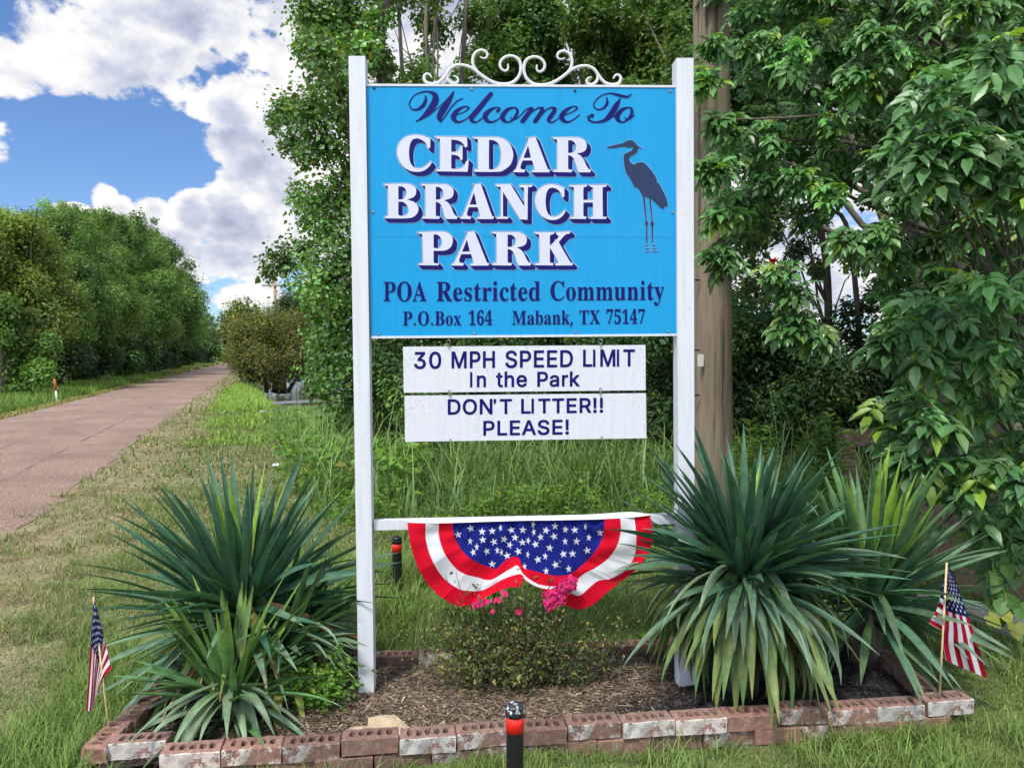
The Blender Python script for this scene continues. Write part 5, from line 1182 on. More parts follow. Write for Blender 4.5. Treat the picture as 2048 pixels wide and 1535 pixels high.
# ---------------------------------------------------------------- yuccas
def yprof(t): return np.where(t < .45, .55 + .45 * sm(t, 0, .45), 1 - sm(t, .45, 1.0) * .0 - ((t - .45) / .55).clip(0) ** 1.7)
BLUEG = np.array([.055, .140, .082]); MIDG = np.array([.075, .165, .06]); NEWG = np.array([.20, .34, .045]); OLDY = np.array([.24, .28, .07]); DEAD = np.array([.40, .27, .13]); PALE = np.array([.17, .26, .16])
def yucca(name, label, base, head, sets, stem_r=.05, group='yuccas in the flower bed'):
    """sets: (n, el0, el1, L0, L1, W, bend0, bend1, power, colour, tip, az0, az1)"""
    o = empty(name, base, label, 'yucca', group)
    base = np.array(base, float); top = base + np.array(head, float)
    live, dead = [], []
    for (n, e0, e1, l0, l1, W, b0, b1, p, col, tip, a0, a1) in sets:
        az = np.linspace(R(a0), R(a1), n, endpoint=False) + rng.normal(0, .25, n)
        el = np.arcsin(np.clip(rng.uniform(math.sin(R(e0)), math.sin(R(e1)), n), -1, 1))
        Ln = rng.uniform(l0, l1, n); bd = rng.uniform(R(b0), R(b1), n)
        start = top + np.stack([np.cos(az), np.sin(az), np.zeros(n)], -1) * stem_r * rng.uniform(.1, .9, (n, 1)) + np.array([0, 0, 1]) * rng.uniform(-.08, .05, (n, 1)) * (1 if e1 > 20 else 1.6)
        c = col * np.exp(rng.normal(0, .18, (n, 1))) * (1 + rng.normal(0, .05, (n, 3)))
        tp = (col if tip is None else tip) * np.exp(rng.normal(0, .15, (n, 1)))
        (dead if col is DEAD else live).append(blades(start, az, el, Ln, 1.02 * W * rng.uniform(.8, 1.15, n), bd, K=9, p=p, fold=.55 if col is not DEAD else .9, prof=yprof, roll=rng.normal(0, .25, n), col=c, tipcol=tp, twist=rng.normal(0, .35, n)))
    V_, F_, C_ = join(live); build('leaves', V_, F_, MAT_YUCCA, o, C_, smooth=True)
    if dead:
        V_, F_, C_ = join(dead); build('dead_leaves', V_, F_, MAT_CHIP, o, C_, smooth=True)
    V_, F_ = tube([base - [0, 0, .03], base + np.array(head) * .5, top], [stem_r * 1.1, stem_r, stem_r * .8], 10); build('stem', V_, F_, MAT_BARK, o, smooth=True)
    return o
XL = (500 - CX) / FPX
yucca('yucca', 'tall blue-green yucca clump, the left bed\'s biggest, behind the small pale yucca', (-1.27, 3.50, .05), (.02, .03, .30), [
    (int(1.75*34), 50, 88, .60, .78, .050, 2, 18, 1.5, BLUEG, None, 0, 360),
    (int(1.75*40), 15, 55, .56, .76, .046, 5, 30, 1.4, BLUEG, None, 0, 360),
    (int(1.75*30), -12, 22, .48, .68, .044, 5, 35, 1.3, BLUEG * 1.1, PALE, 0, 360),
    (int(1.75*5), 68, 85, .55, .72, .045, 2, 8, 1.5, NEWG, NEWG * 1.1, 20, 300),
    (int(1.75*26), -35, 0, .45, .66, .040, 15, 60, 1.1, MIDG, OLDY, 150, 390),
    (16, -40, -10, .40, .58, .036, 20, 60, 1.0, OLDY, DEAD * .8, 170, 370),
    (50, -50, -5, .40, .62, .034, 15, 50, 1.0, DEAD, DEAD * .7, 130, 380),
    (12, -28, 0, .45, .60, .046, 25, 50, 1.0, OLDY * 1.4, DEAD, 185, 350)], .06)
yucca('yucca', 'spreading yucca clump with pale bent leaves leaning against the left white post', (-1.02, 3.42, .05), (-.02, .03, .17), [
    (int(1.75*24), 35, 75, .38, .52, .040, 3, 20, 1.4, MIDG, None, -60, 200),
    (int(1.75*26), 5, 38, .34, .48, .040, 5, 35, 1.3, BLUEG * 1.15, PALE, -90, 200),
    (int(1.75*8), 25, 50, .40, .50, .040, 60, 110, 2.0, PALE, PALE * 1.15, -80, 120),
    (int(1.75*14), -20, 8, .30, .44, .038, 20, 50, 1.1, MIDG, OLDY, -150, 100),
    (8, -35, -5, .35, .50, .036, 20, 50, 1.0, OLDY, DEAD, -150, 60),
    (14, -35, 5, .36, .52, .044, 20, 45, 1.0, DEAD, DEAD, -150, 40),
    (10, -25, 8, .36, .52, .044, 25, 50, 1.0, OLDY * 1.3, OLDY, -150, 40)], .05)
yucca('yucca', 'small bright green young yucca in front of the tall clump, left of the post', (-1.16, 3.13, .045), (0, 0, .09), [
    (int(1.75*18), 55, 87, .40, .58, .036, 2, 14, 1.6, MIDG * 1.35, NEWG * .8, 0, 360),
    (int(1.75*20), 15, 58, .36, .52, .034, 8, 40, 1.4, MIDG * 1.1, MIDG * 1.5, 0, 360),
    (int(1.75*16), -12, 14, .34, .48, .032, 25, 65, 1.2, PALE * .8, PALE * 1.1, 0, 360),
    (int(1.75*12), 5, 25, .28, .40, .036, 60, 105, 1.2, PALE * .8, PALE * 1.2, 180, 370)], .045)
yucca('yucca', 'huge dark blue-green yucca with a drooping skirt in front of the right white post', (1.02, 3.36, .045), (0, -.02, .54), [
    (int(1.75*44), 52, 88, .48, .72, .046, 2, 16, 1.5, BLUEG * .75, BLUEG * 1.1, 0, 360),
    (int(1.75*56), 15, 55, .46, .68, .044, 4, 28, 1.4, BLUEG * .8, BLUEG * 1.2, 0, 360),
    (int(1.75*34), -8, 22, .42, .64, .042, 8, 45, 1.3, BLUEG, PALE * .8, 0, 360),
    (int(1.75*22), 0, 30, .36, .56, .046, 75, 125, 1.1, PALE * .75, PALE, 0, 360),
    (int(1.75*52), -40, 8, .40, .60, .050, 55, 88, .8, MIDG * 1.1, OLDY * .8, 150, 390),
    (int(1.75*26), -30, 12, .40, .58, .050, 65, 92, .8, OLDY * .65, MIDG * 1.3, 170, 370),
    (int(1.75*3), 60, 80, .45, .55, .042, 2, 8, 1.5, NEWG, NEWG, 40, 160),
    (6, -50, -20, .38, .50, .034, 40, 60, .8, DEAD * np.array([1.0, .85, .5]), DEAD, 290, 335)], .065)
bpy.data.objects['yucca.003']['label'] = 'huge dark blue-green yucca with a drooping skirt in front of the right white post'
yucca('yucca', 'fresh green upright yucca at the bed\'s right end, behind the drooping one', (1.70, 3.66, .045), (.02, 0, .34), [
    (int(1.75*30), 55, 86, .54, .74, .050, 1, 10, 1.6, MIDG, MIDG * 1.2, 0, 360),
    (int(1.75*26), 22, 58, .52, .74, .046, 3, 22, 1.5, BLUEG * 1.25, PALE * .8, 0, 360),
    (int(1.75*9), 66, 86, .56, .74, .046, 1, 6, 1.6, NEWG, NEWG * 1.2, 200, 420),
    (int(1.75*34), -15, 24, .48, .74, .042, 5, 30, 1.3, BLUEG * 1.2, PALE * .8, 0, 360),
    (int(1.75*14), -25, 4, .40, .62, .040, 10, 45, 1.2, MIDG, PALE, -120, 60)], .06)

# ---------------------------------------------------------------- rose bush
rb = G(1035, 1400, .05); rb[1] = 3.42; rb[0] = .02
rose = empty('rose_bush', rb, 'thin twiggy rose bush with pink flowers in the middle of the bed', 'rose bush')
prt, tips, allp = [], [], []
for k in range(170):
    a = random.uniform(0, 6.28); s = random.uniform(.15, 1) ** .7
    hgt_ = random.uniform(.16, .54) if k > 30 else random.uniform(.48, .60)
    if abs(math.cos(a)) * s > .55: hgt_ *= .62
    ln = np.array([math.cos(a) * s * .50, math.sin(a) * s * .15, hgt_])
    b0 = rb + np.array([random.gauss(0, .06), random.gauss(0, .03), -.01])
    t = np.linspace(0, 1, 7)[:, None]
    p = b0 + ln * np.c_[t ** .8, t ** .8, t ** 1.15] + np.array([0, 0, 1]) * 0
    p[1:] += rng.normal(0, .012, (6, 3))
    prt.append((*tube(p, np.linspace(.0034, .0011, 7), 4), np.array([.085, .065, .04]) * (1 if k % 3 else .5)))
    allp.append(p[2:]); tips.append(p[-1])
    for j in range(2):
        q0 = p[random.randrange(2, 6)]; q1 = q0 + np.array([random.gauss(0, .06), random.gauss(0, .04), random.uniform(-.01, .09)])
        prt.append((*tube(np.array([q0, (q0 + q1) / 2 + rng.normal(0, .008, 3), q1]), [.0014, .001, .0007], 3), np.array([.13, .13, .05])))
        allp.append(np.array([(q0 + q1) / 2, q1]))
V_, F_, C_ = join(prt); build('stems', V_, F_, MAT_CHIP, rose, C_)
ap = np.concatenate(allp); m = 6000
pos = ap[rng.integers(0, len(ap), m)] + rng.normal(0, .022, (m, 3)); pos[:, 2] = np.maximum(pos[:, 2], .06)
low = rng.random(m) < np.clip((pos[:, 2] - .38) * 3, 0, .6); pos = pos[~low]; m = len(pos)
c = leafcol(m, (.12, .17, .06), .32, .20, (.34, .30, .08))
V_, F_, C_ = inst(L_OV, F_OV, pos, rdir(m), norm(rng.normal(0, .6, (m, 3)) + [0, -.3, .7]), rng.uniform(.012, .026, m), rng.uniform(.007, .014, m), col=c)
build('leaves', V_, F_, MAT_LEAF, rose, C_)
def blooms(centre, rad, n):
    prt = []
    for k in range(n):
        c0 = np.array(centre) + rdir(1)[0] * np.array(rad) * rng.random() ** .5
        q = 20; nrm = norm(np.array([[rng.normal(0, .5), -1, rng.uniform(.1, 1)]]))[0]
        u = norm(np.cross(nrm, [0, 0, 1])); w = np.cross(nrm, u)
        a = np.arange(q) * 2.4; lift = np.linspace(1.1, .15, q)[:, None]
        X = norm(np.cos(a)[:, None] * u + np.sin(a)[:, None] * w + nrm * lift)
        col = np.array([.62, .012, .16]) * np.exp(rng.normal(0, .22, (q, 1))); col[:, 1] += .01
        sz = rng.uniform(.008, .0145)
        prt.append(inst(L_OV, F_OV, np.repeat(c0[None], q, 0), X, np.repeat(nrm[None], q, 0) - X * .5, sz * np.linspace(.7, 1.15, q), sz * .95, col=col))
    return join([(a, b, c) for a, b, c in prt])
for (px, py, rx_, ry_, n) in ((1110, 1193, 26, 19, 44), (1133, 1170, 25, 14, 24), (1143, 1160, 14, 9, 10), (1098, 1208, 15, 11, 14), (955, 1210, 14, 9, 7), (972, 1204, 10, 7, 4), (1009, 1184, 6, 4, 2), (996, 1201, 8, 5, 3), (986, 1221, 3, 3, 1), (1038, 1219, 5, 4, 2)):
    c0 = P(px, py, 3.30)
    V_, F_, C_ = blooms(c0, (rx_ * 3.3 / 1540, .02, ry_ * 3.3 / 1540), n)
    build('flower_cluster', V_, F_, MAT_PETAL, rose, C_, smooth=True)
    V_, F_ = tube(catmull([rb + [(c0[0] - rb[0]) * .3, 0, .2], rb + [(c0[0] - rb[0]) * .8, -.05, .33], c0], 6), .0016, 4); build('stem', V_, F_, plain('green_stem', (.12, .16, .05), .6), rose)

# leafy weed by the left post, torn tan slab, dry leaves
wb = np.array([-.83, 3.22, .05])
weed = empty('leafy_weed', wb, 'bright green leafy weed growing beside the left white post\'s foot', 'weed')
prt = []; pp = []
for k in range(26):
    d = np.array([random.gauss(0, .10), random.gauss(0, .05), random.uniform(.06, .27)]); p = wb + np.linspace(0, 1, 6)[:, None] * d + rng.normal(0, .006, (6, 3)); prt.append(tube(p, np.linspace(.002, .0008, 6), 4)); pp.append(p[1:])
V_, F_, _ = join(prt); build('stems', V_, F_, plain('weed_stem', (.10, .16, .04), .6), weed)
pp = np.concatenate(pp); m = 1300; pos = pp[rng.integers(0, len(pp), m)] + rng.normal(0, .024, (m, 3))
V_, F_, C_ = inst(L_OV, F_OV, pos, norm(rng.normal(0, 1, (m, 3)) * [1, 1, .4]), norm(rng.normal(0, .4, (m, 3)) + [0, -.4, 1]), rng.uniform(.018, .036, m), rng.uniform(.008, .018, m), col=leafcol(m, (.13, .27, .04), .2, .06))
build('leaves', V_, F_, MAT_LEAF, weed, C_)
M_SLAB = plain('tan_sandstone', (.44, .35, .23), .9, .18, 25, bump=.5)
def slab(name, label, outline, z, th, nz=.006):
    g = np.array([G(x, y, z) for x, y in outline]); n = len(g); c = g.mean(0)
    top = g.copy(); top[:, 2] = z + th + rng.normal(0, nz, n); mid = c + (top - c) * .55; mid[:, 2] = z + th + rng.normal(0, nz * .6, n) + .004
    V_ = np.concatenate([g, top, mid, [c + [0, 0, th + .006]]]); k = np.arange(n); k2 = (k + 1) % n
    o = build(name, V_, [np.concatenate([np.stack([k, k2, n + k2, n + k], -1), np.stack([n + k, n + k2, 2 * n + k2, 2 * n + k], -1)]), np.stack([2 * n + k, 2 * n + k2, np.full(n, 3 * n)], -1)], M_SLAB)
    tag(o, label, 'stone slab')
slab('stone_slab', 'flat tan broken slab lying on the mulch right of the left post', [(737, 1443), (760, 1436), (790, 1438), (800, 1448), (822, 1462), (838, 1478), (805, 1486), (760, 1484), (733, 1475)], .055, .018)
slab('stone_slab', 'thin curled tan slab on the mulch beside the bigger slab', [(690, 1470), (712, 1460), (735, 1456), (737, 1466), (715, 1474), (695, 1478)], .055, .010)

# ---------------------------------------------------------------- utility pole by the sign
def polemat():
    m, N, L, B = newmat('pole_wood')
    n = mnoise(N, L, 3.2, 8, .68, sc=(9, 9, .55)); k = mnoise(N, L, 1.4, 6, .6, sc=(14, 14, .25)); big = mnoise(N, L, 1.1, 3, .5)
    c = mramp(N, L, n, [(.25, (.095, .075, .053)), (.55, (.215, .17, .118)), (.8, (.31, .26, .19))])
    c = mmix(N, L, mramp(N, L, k, [(.405, (1, 1, 1)), (.43, (0, 0, 0))]), c, (.05, .035, .022))
    c = mmix(N, L, mramp(N, L, big, [(.4, (0, 0, 0)), (.75, (.5, .5, .5))]), c, (.22, .20, .13))
    L.new(c, B.inputs['Base Color']); B.inputs['Roughness'].default_value = .85
    mbump(N, L, B, n, 1.0, .02); return m
M_POLE = polemat()
Yp = 6.2
pb, pt_ = P(1427, 1000, Yp), P(1422, 0, Yp)
pole = empty('utility_pole', (pb[0], Yp, 0), 'thick weathered wooden utility pole standing right behind the sign', 'utility pole')
rpx = lambda w: w / 2 / FPX * Yp
k = np.linspace(0, 1, 14)
ptsP = np.array([[pb[0] + (pt_[0] - pb[0]) * (z - pb[2]) / (pt_[2] - pb[2]), Yp, z] for z in np.linspace(-.2, 8.5, 14)])
V_, F_ = tube(ptsP, np.linspace(rpx(78), rpx(62), 14), 28); build('shaft', V_, F_, M_POLE, pole, smooth=True)
c = P(1400, 720, Yp - .155)
v, F = box(c + [.005, 0, 0], (.052, .004, .095), 0.30); tg = build('number_plate', v, F, plain('white_metal_tag', (.68, .68, .66), .4, .06), pole)
prt = [box(c + [-.012 + .002, -.0035, dz], (.014, .003, .02), .30) for dz in (.018, -.012)]
v, F, _ = join([(a, b) for a, b in prt]); build('plate_mark', v, F, plain('plate_ink', (.10, .10, .09), .6), tg)
for py in (700, 790, 560): 
    c = P(1394, py, Yp - .12); v, F = box(c, (.05, .012, .012), .4); build('nail', v, F, M_DARK, pole)
# ---------------------------------------------------------------- trees
def pb(px, py, Y, rpx):
    c = P(px, py, Y); return [c[0], c[1], c[2], rpx / FPX * Y]
def crown_blobs(c, rad, n, rb0, rb1, lo=-1.0, fill=.45):
    out = []
    while len(out) < n:
        d = rdir(1)[0]
        if d[2] < lo: continue
        out.append([*(np.array(c) + d * rad * rng.random() ** fill), rng.uniform(rb0, rb1)])
    return out
def tree(name, label, cat, base, blobs, leaves, trunk, r0, bark=None, group=None, mat=None, limbs=14, extra_trunks=()):
    """leaves: list of kwargs for blob_leaves; trunk: polyline from the base"""
    o = empty(name, base, label, cat, group)
    prt = [blob_leaves(blobs, **k) for k in leaves]
    V_, F_, C_ = join(prt); build('crown', V_, F_, mat or MAT_LEAF, o, C_)
    tr = np.array([base] + list(trunk), float); tp = catmull(tr, 6)
    prt = [tube(tp, np.linspace(r0, r0 * .35, len(tp)), 10)]
    for e in extra_trunks:
        ep = catmull(np.array(e, float), 6); prt.append(tube(ep, np.linspace(r0 * .8, r0 * .3, len(ep)), 8))
    B = np.array(blobs); idx = rng.permutation(len(B))[:limbs]
    for i in idx:
        c = B[i, :3]; zt = base[2] + (c[2] - base[2]) * rng.uniform(.35, .75)
        j = np.argmin(np.abs(tp[:, 2] - zt)); q = limb(tp[j], c, r0 * .32, r0 * .06); prt.append(q)
        for _ in range(3): prt.append(limb(c, c + rng.normal(0, 1, 3) * B[i, 3] * .6, r0 * .06, r0 * .015, n=4, seg=4))
    V_, F_, _ = join([(a, b) for a, b in prt]); build('trunk', V_, F_, bark or MAT_BARK, o, smooth=True)
    return o
DK = (.055, .12, .042); MD = (.135, .24, .07); LT = (.175, .295, .085); YG = (.19, .27, .07)

# --- the row across the road
def copy_tree(src, name, loc, rz, sc, label, group):
    r = src.copy(); COL.objects.link(r); r.location = loc; r.rotation_euler = (0, 0, rz); r.scale = sc
    r['label'] = label; r['group'] = group
    for ch in list(src.children):
        c = ch.copy(); COL.objects.link(c); c.parent = r
    return r
protos = []
def row_proto(seed, col, label, x, y, H, rad, size=.125, n=105000, ye=.05):
    b = [x, y, 0]
    bl = crown_blobs((x, y, H * .52), (rad, rad, H * .44), 130, .35, .85, -1, .40)
    bl += [[x + rng.normal(0, rad * .35), y + rng.normal(0, rad * .35), H * rng.uniform(.86, 1.0), rng.uniform(.25, .5)] for _ in range(22)]
    return tree('roadside_tree', label, 'tree', b, bl, [dict(n=n, size=size, base=col, var=.25, yellow=ye, up=.7, tail=.8)],
                [[x + .2, y, H * .3], [x - .1, y + .1, H * .6], [x, y, H * .9]], .17, group='trees across the road', limbs=22)
ROW = 'trees across the road'
def rowx(y, off=4.6): return float(Xr(y)) - ROADW - off
pr = [row_proto(1, YG, 'yellowish green tree at the left picture edge across the road', rowx(33, 4.2), 33, 7.4, 2.6, .14, 70000, .2),
      row_proto(2, MD, 'full dark green tree right behind the red and white marker post', rowx(40, 4.5), 40, 8.6, 3.3),
      row_proto(3, LT, 'tallest pale green tree across the road, its round top above the rest', rowx(48.5), 48.5, 11.0, 3.6)]
far_rows = [(1, 31, 7.5, 8.0, 'tall dark tree rising behind the yellowish one at the picture edge'), (2, 39, 9.0, 9.6, 'pale spiky-topped tree standing back from the road behind the yellowish tree'),
            (1, 57, 4.8, 11.6, 'dark green tree just beyond the tallest tree of the row'), (2, 66, 4.8, 13.2, 'pale tree halfway along the row across the road'),
            (1, 78, 4.8, 13.5, 'dark spreading tree past the middle of the row, sky right of its top'), (2, 92, 4.8, 12.5, 'pale tree near the far end of the row'),
            (1, 108, 4.8, 11.0, 'dark tree third from the far end of the row'), (2, 126, 4.8, 9.5, 'small pale tree second from the far end of the row'), (1, 148, 4.5, 9.5, 'farthest dark tree of the row by the road crest')]
for k, (pi, y, off, H, lab) in enumerate(far_rows):
    s = H / (8.6, 8.6, 11.0)[pi]
    copy_tree(pr[pi], 'roadside_tree', (rowx(y, off), y, 0), 1.3 * k + .7, (s * 1.05, s * 1.05, s), lab, ROW)
# bushes under the row
def bush(label, base, rad, H, col, n, size, group=None, name='bush', ye=.05, nb=22, lo=-.2, mat=None, stems=8, shell=2.0):
    x, y, z = base
    bl = crown_blobs((x, y, z + H * .5), (rad, rad, H * .48), nb, rad * .22, rad * .42, -1, .4)
    o = empty(name, base, label, 'bush', group)
    V_, F_, C_ = blob_leaves(bl, n, size, col, .25, ye, shell=shell, up=.7); build('foliage', V_, F_, mat or MAT_LEAF, o, C_)
    prt = [limb(np.array(base) + rng.normal(0, rad * .12, 3) * [1, 1, 0], np.array(b[:3]), .03 * H, .006 * H, n=5, seg=5) for b in random.sample(bl, min(stems, len(bl)))]
    V_, F_, _ = join(prt); build('stems', V_, F_, MAT_BARK, o, smooth=True)
    return o
UB = 'bushes under the roadside trees'
bb_ = bush('dark green bush under the tree behind the red and white marker', (rowx(42, 2.9), 42, 0), 1.5, 2.6, DK, 12000, .16, UB)
bush('bright green bush at the left picture edge across the road', (rowx(27.5, 2.7), 27.5, 0), 1.3, 3.6, (.12, .23, .05), 14000, .13, UB)
labs = ['leafy bush left of the red and white marker post', 'bush under the tallest roadside tree', 'bush just past the tallest roadside tree', 'bush halfway along the row of roadside trees', 'low bush beyond the middle of the row', 'bush near the far end of the row', 'small bush at the far end of the row by the crest', 'last far bush where the road tops the rise']
for k, (y, s) in enumerate([(34, 1.0), (48, 1.0), (54, 1.1), (62, 1.2), (72, 1.3), (84, 1.4), (100, 1.5), (124, 1.7)]):
    c = bb_.copy(); COL.objects.link(c); c.location = (rowx(y, 2.9), y, 0); c.rotation_euler = (0, 0, k * 1.1); c.scale = (s, s * 1.2, s * random.uniform(.85, 1.2)); c['label'] = labs[k]
    for ch in list(bb_.children):
        d = ch.copy(); COL.objects.link(d); d.parent = c
# trees far off where the road tops the rise
fb = [[x, y, z, r] for x, y, z, r in [(-66 + 2.1 * k + rng.normal(0, .5), 172 + rng.normal(0, 2), 1.6 + rng.normal(0, .5), 1.9) for k in range(6)]]
o = empty('distant_thicket', (-60, 172, 0), 'low dark thicket at the far end of the road', 'thicket')
V_, F_, C_ = blob_leaves(fb, 5000, .5, MD); build('foliage', V_, F_, MAT_LEAF, o, C_)

# --- right of the road
def gz(x, y): return float(hgt(np.array(x), np.array(y)))
x, y = (560 - CX) / FPX * 40, 40.0
rs = bush('wide brownish-topped dark shrub right of the road beside the pond', (x, y, -.4), 2.3, 4.2, (.12, .125, .045), 34000, .11, None, 'shrub', .22, 34, mat=MAT_LEAF, stems=14)
dead = empty('dead_brush', (x + 1.5, y - .8, -.45), 'tangle of bare brown twigs at the pond\'s edge below the brownish shrub', 'brush')
prt = [limb(np.array([x + 1.9 + rng.normal(0, .25), y - .8, -.45]), np.array([x + 1.9 + rng.normal(0, .6), y - .8 + rng.normal(0, .4), rng.uniform(.1, 1.4)]), .022, .006, n=4, seg=5) for _ in range(90)]
V_, F_, _ = join(prt); build('twigs', V_, F_, barkmat('dead_twig', (.16, .11, .085), (.28, .21, .17)), dead)
tb = [(485, 640, 44, 42), (470, 655, 44, 30), (500, 665, 44, 45), (482, 690, 44, 35), (520, 700, 44, 30), (455, 668, 44, 20), (478, 625, 44, 18)]
tree('small_tree', 'small feathery yellow-green tree between the road and the brownish shrub', 'tree', list(G(497, 765)), [pb(*q) for q in tb], [dict(n=11000, size=.17, base=(.12, .17, .04), yellow=.15)], [P(492, 720, 44), P(485, 650, 44)], .08, limbs=8)
tb = [(600, 650, 58, 60), (560, 680, 58, 45), (630, 620, 58, 50), (590, 610, 58, 35), (650, 680, 58, 60), (610, 700, 58, 60), (555, 640, 58, 25), (570, 610, 58, 16), (640, 580, 58, 30)]
tree('round_tree', 'hazy green tree behind the distant utility pole', 'tree', list(G(605, 752)), [pb(*q) for q in tb], [dict(n=26000, size=.2, base=(.075, .125, .04))], [P(605, 700, 58), P(605, 640, 58)], .2, limbs=10)
# distant pole with cross arm
Yq = 69.0; qb = P(556, 735, Yq); qt = P(549, 556, Yq)
dp = empty('utility_pole', (qb[0], Yq, 0), 'thin distant utility pole with a cross arm beyond the brownish shrub', 'utility pole')
V_, F_ = tube([[qb[0], Yq, 0], qt], [.17, .12], 10); build('shaft', V_, F_, plain('far_pole_wood', (.30, .19, .13), .85, .15, 3), dp, smooth=True)
q = P(551, 571, Yq); v, F = box(q, (2.3, .1, .12), .15); build('cross_arm', v, F, plain('far_arm_wood', (.22, .16, .12), .85), dp)
q0 = q + [.9, .1, .1]; q1 = np.array([pb_[0] for pb_ in [[1.65]]] + [6.2, 8.3])
t = np.linspace(0, 1, 40)[:, None]; p = q0 + (q1 - q0) * t; p[:, 2] -= (1.4 * 4 * t * (1 - t))[:, 0]
V_, F_ = tube(p, .008, 5); tag(build('power_cable', V_, F_, M_DARK), 'thin cable sagging from the distant pole up behind the leafy trees', 'cable')
# red and white marker post, yellow sign far off, dock, litter
g = G(113, 808); Ym = 24.5; xm = (113 - CX) / FPX * Ym; g = np.array([xm, Ym, 0])
mk = empty('marker_post', g, 'thin red-topped white marker post in the grass across the road', 'marker post')
V_, F_ = tube([g, g + [-.04, 0, .42]], .028, 8); build('shaft', V_, F_, plain('white_plastic', (.70, .68, .64), .5), mk, smooth=True)
V_, F_ = tube([g + [-.04, 0, .42], g + [-.07, 0, .80]], .030, 8); build('red_sleeve', V_, F_, plain('orange_red_plastic', (.55, .07, .03), .5), mk, smooth=True)
g = np.array([(492 - CX) / FPX * 60, 60.0, 0])
ys = empty('warning_sign', g, 'tiny yellow diamond road sign at the right roadside far away', 'road sign')
V_, F_ = tube([g, g + [0, 0, .9]], .03, 6); build('post', V_, F_, M_DARK, ys)
v, F = box(g + [0, -.04, .75], (.36, .015, .36)); cc = v.mean(0); w = v - cc; v = np.c_[(w[:, 0] - w[:, 2]) * .707, w[:, 1], (w[:, 0] + w[:, 2]) * .707] + cc
build('plate', v, F, plain('yellow_sign_paint', (.65, .42, .03), .4), ys)
r0_, r1_ = P(545, 806, 30.0), P(652, 800, 33.0)
v, F = hexa([r0_ + [0, -.05, -.05], r0_ + [0, .05, -.05], r0_ + [0, .05, .05], r0_ + [0, -.05, .05]], [r1_ + [0, -.05, -.05], r1_ + [0, .05, -.05], r1_ + [0, .05, .05], r1_ + [0, -.05, .05]])
rl = empty('low_rail', (r0_ + r1_) / 2 * [1, 1, 0] + [0, 0, -.6], 'low pale horizontal rail across the pond\'s near edge left of the sign', 'rail')
build('beam', v, F, plain('bleached_rail', (.52, .54, .55), .7, .15, 5), rl)
for t in (.1, .5, .9):
    q = r0_ + (r1_ - r0_) * t; v, F = box(q + [0, .08, -.45], (.09, .09, .9)); build('post', v, F, MAT_BARK_GREY, rl)
dk = empty('dock', P(640, 790, 41.0) * [1, 1, 0] + [0, 0, -.5], 'low white-sided dock at the water behind the dead brush', 'dock')
c = P(648, 781, 41.0); c[2] = -.28
v, F = box(c, (1.9, 1.4, .36), .1); build('wall', v, F, plain('white_concrete', (.62, .61, .58), .8, .1, 6), dk)
v, F = box(c + [0, 0, -.22], (1.94, 1.44, .10), .1); build('ledge', v, F, plain('tan_board', (.36, .27, .17), .8, .15, 6), dk)
def scrap(label, px, py, s, col):
    g = G(px, py, .02); k = 9; V_ = rng.normal(0, 1, (k * k, 3)) * 0; i, j = np.meshgrid(np.linspace(-1, 1, k), np.linspace(-1, 1, k))
    z = .5 * np.abs(np.sin(i * 3 + j)) + .45 * np.cos(j * 4 - i * 2) + rng.normal(0, .12, (k, k))
    V_ = np.stack([i + rng.normal(0, .1, (k, k)), j * .6, z * .55 + .25], -1).reshape(-1, 3) * s + g
    tag(build('paper_scrap', V_, grid_faces(k, k), plain('crumpled_paper', col, .8)), label, 'litter')
scrap('crumpled white paper scrap lying on the dry grass by the tall weeds', 553, 932, .055, (.74, .74, .74))
scrap('pale scrap of litter on the grass near the pond', 527, 826, .10, (.55, .60, .68))

# --- cottonwood left of the sign
cw = [(650,40,70),(615,20,38),(700,30,70),(640,105,55),(612,90,28),(690,110,50),(596,95,14),(625,215,58),(575,222,42),(548,235,20),(680,170,55),(590,285,38),(640,290,42),(610,315,26),(700,240,60),(545,250,14),
      (640,400,48),(600,392,30),(690,400,55),(660,455,45),(620,440,30),(700,340,50),(565,520,42),(540,545,20),(610,500,36),(640,560,65),(690,520,60),(622,580,30),(660,620,50),(700,610,70),(650,680,40),(660,690,55),(650,740,45),(700,730,60),(640,780,30),(700,800,55),(680,850,45),(720,870,50),
      (760,120,60),(750,40,60),(740,200,60),(740,300,60),(760,420,80),(780,560,90),(800,700,70),(770,780,60),(840,720,60),(830,640,80),(800,300,90),(820,480,90)]
cw = [q for q in cw if not (740 <= q[0] <= 840 and q[1] < 130)] + [(752, 40, 34), (760, 110, 30), (775, 150, 26), (735, 95, 34)]
B = [pb(a, b, 11.0 + rng.normal(0, .6), r) for a, b, r in cw] + [pb(rng.uniform(620, 820), -rng.uniform(20, 260), 11.2 + rng.normal(0, .7), 80) for _ in range(8)]
cb = G(760, 930, 0); cb = np.array([-1.85, 11.2, 0])
tree('cottonwood_tree', 'tall cottonwood with bright heart-shaped leaves just left of the sign', 'tree', list(cb), B,
     [dict(n=62000, size=.062, base=(.115, .235, .06), var=.3, yellow=.06, up=.6, aspect=.9, shell=1.25, tail=.7)], [cb + [.1, 0, 2], cb + [-.1, 0, 4.5], cb + [.2, 0, 8]], .08, limbs=34,
     extra_trunks=([cb + [.2, .1, 0], cb + [.9, .2, 3], cb + [1.2, .2, 7]],), mat=MAT_LEAF_GLOSS)
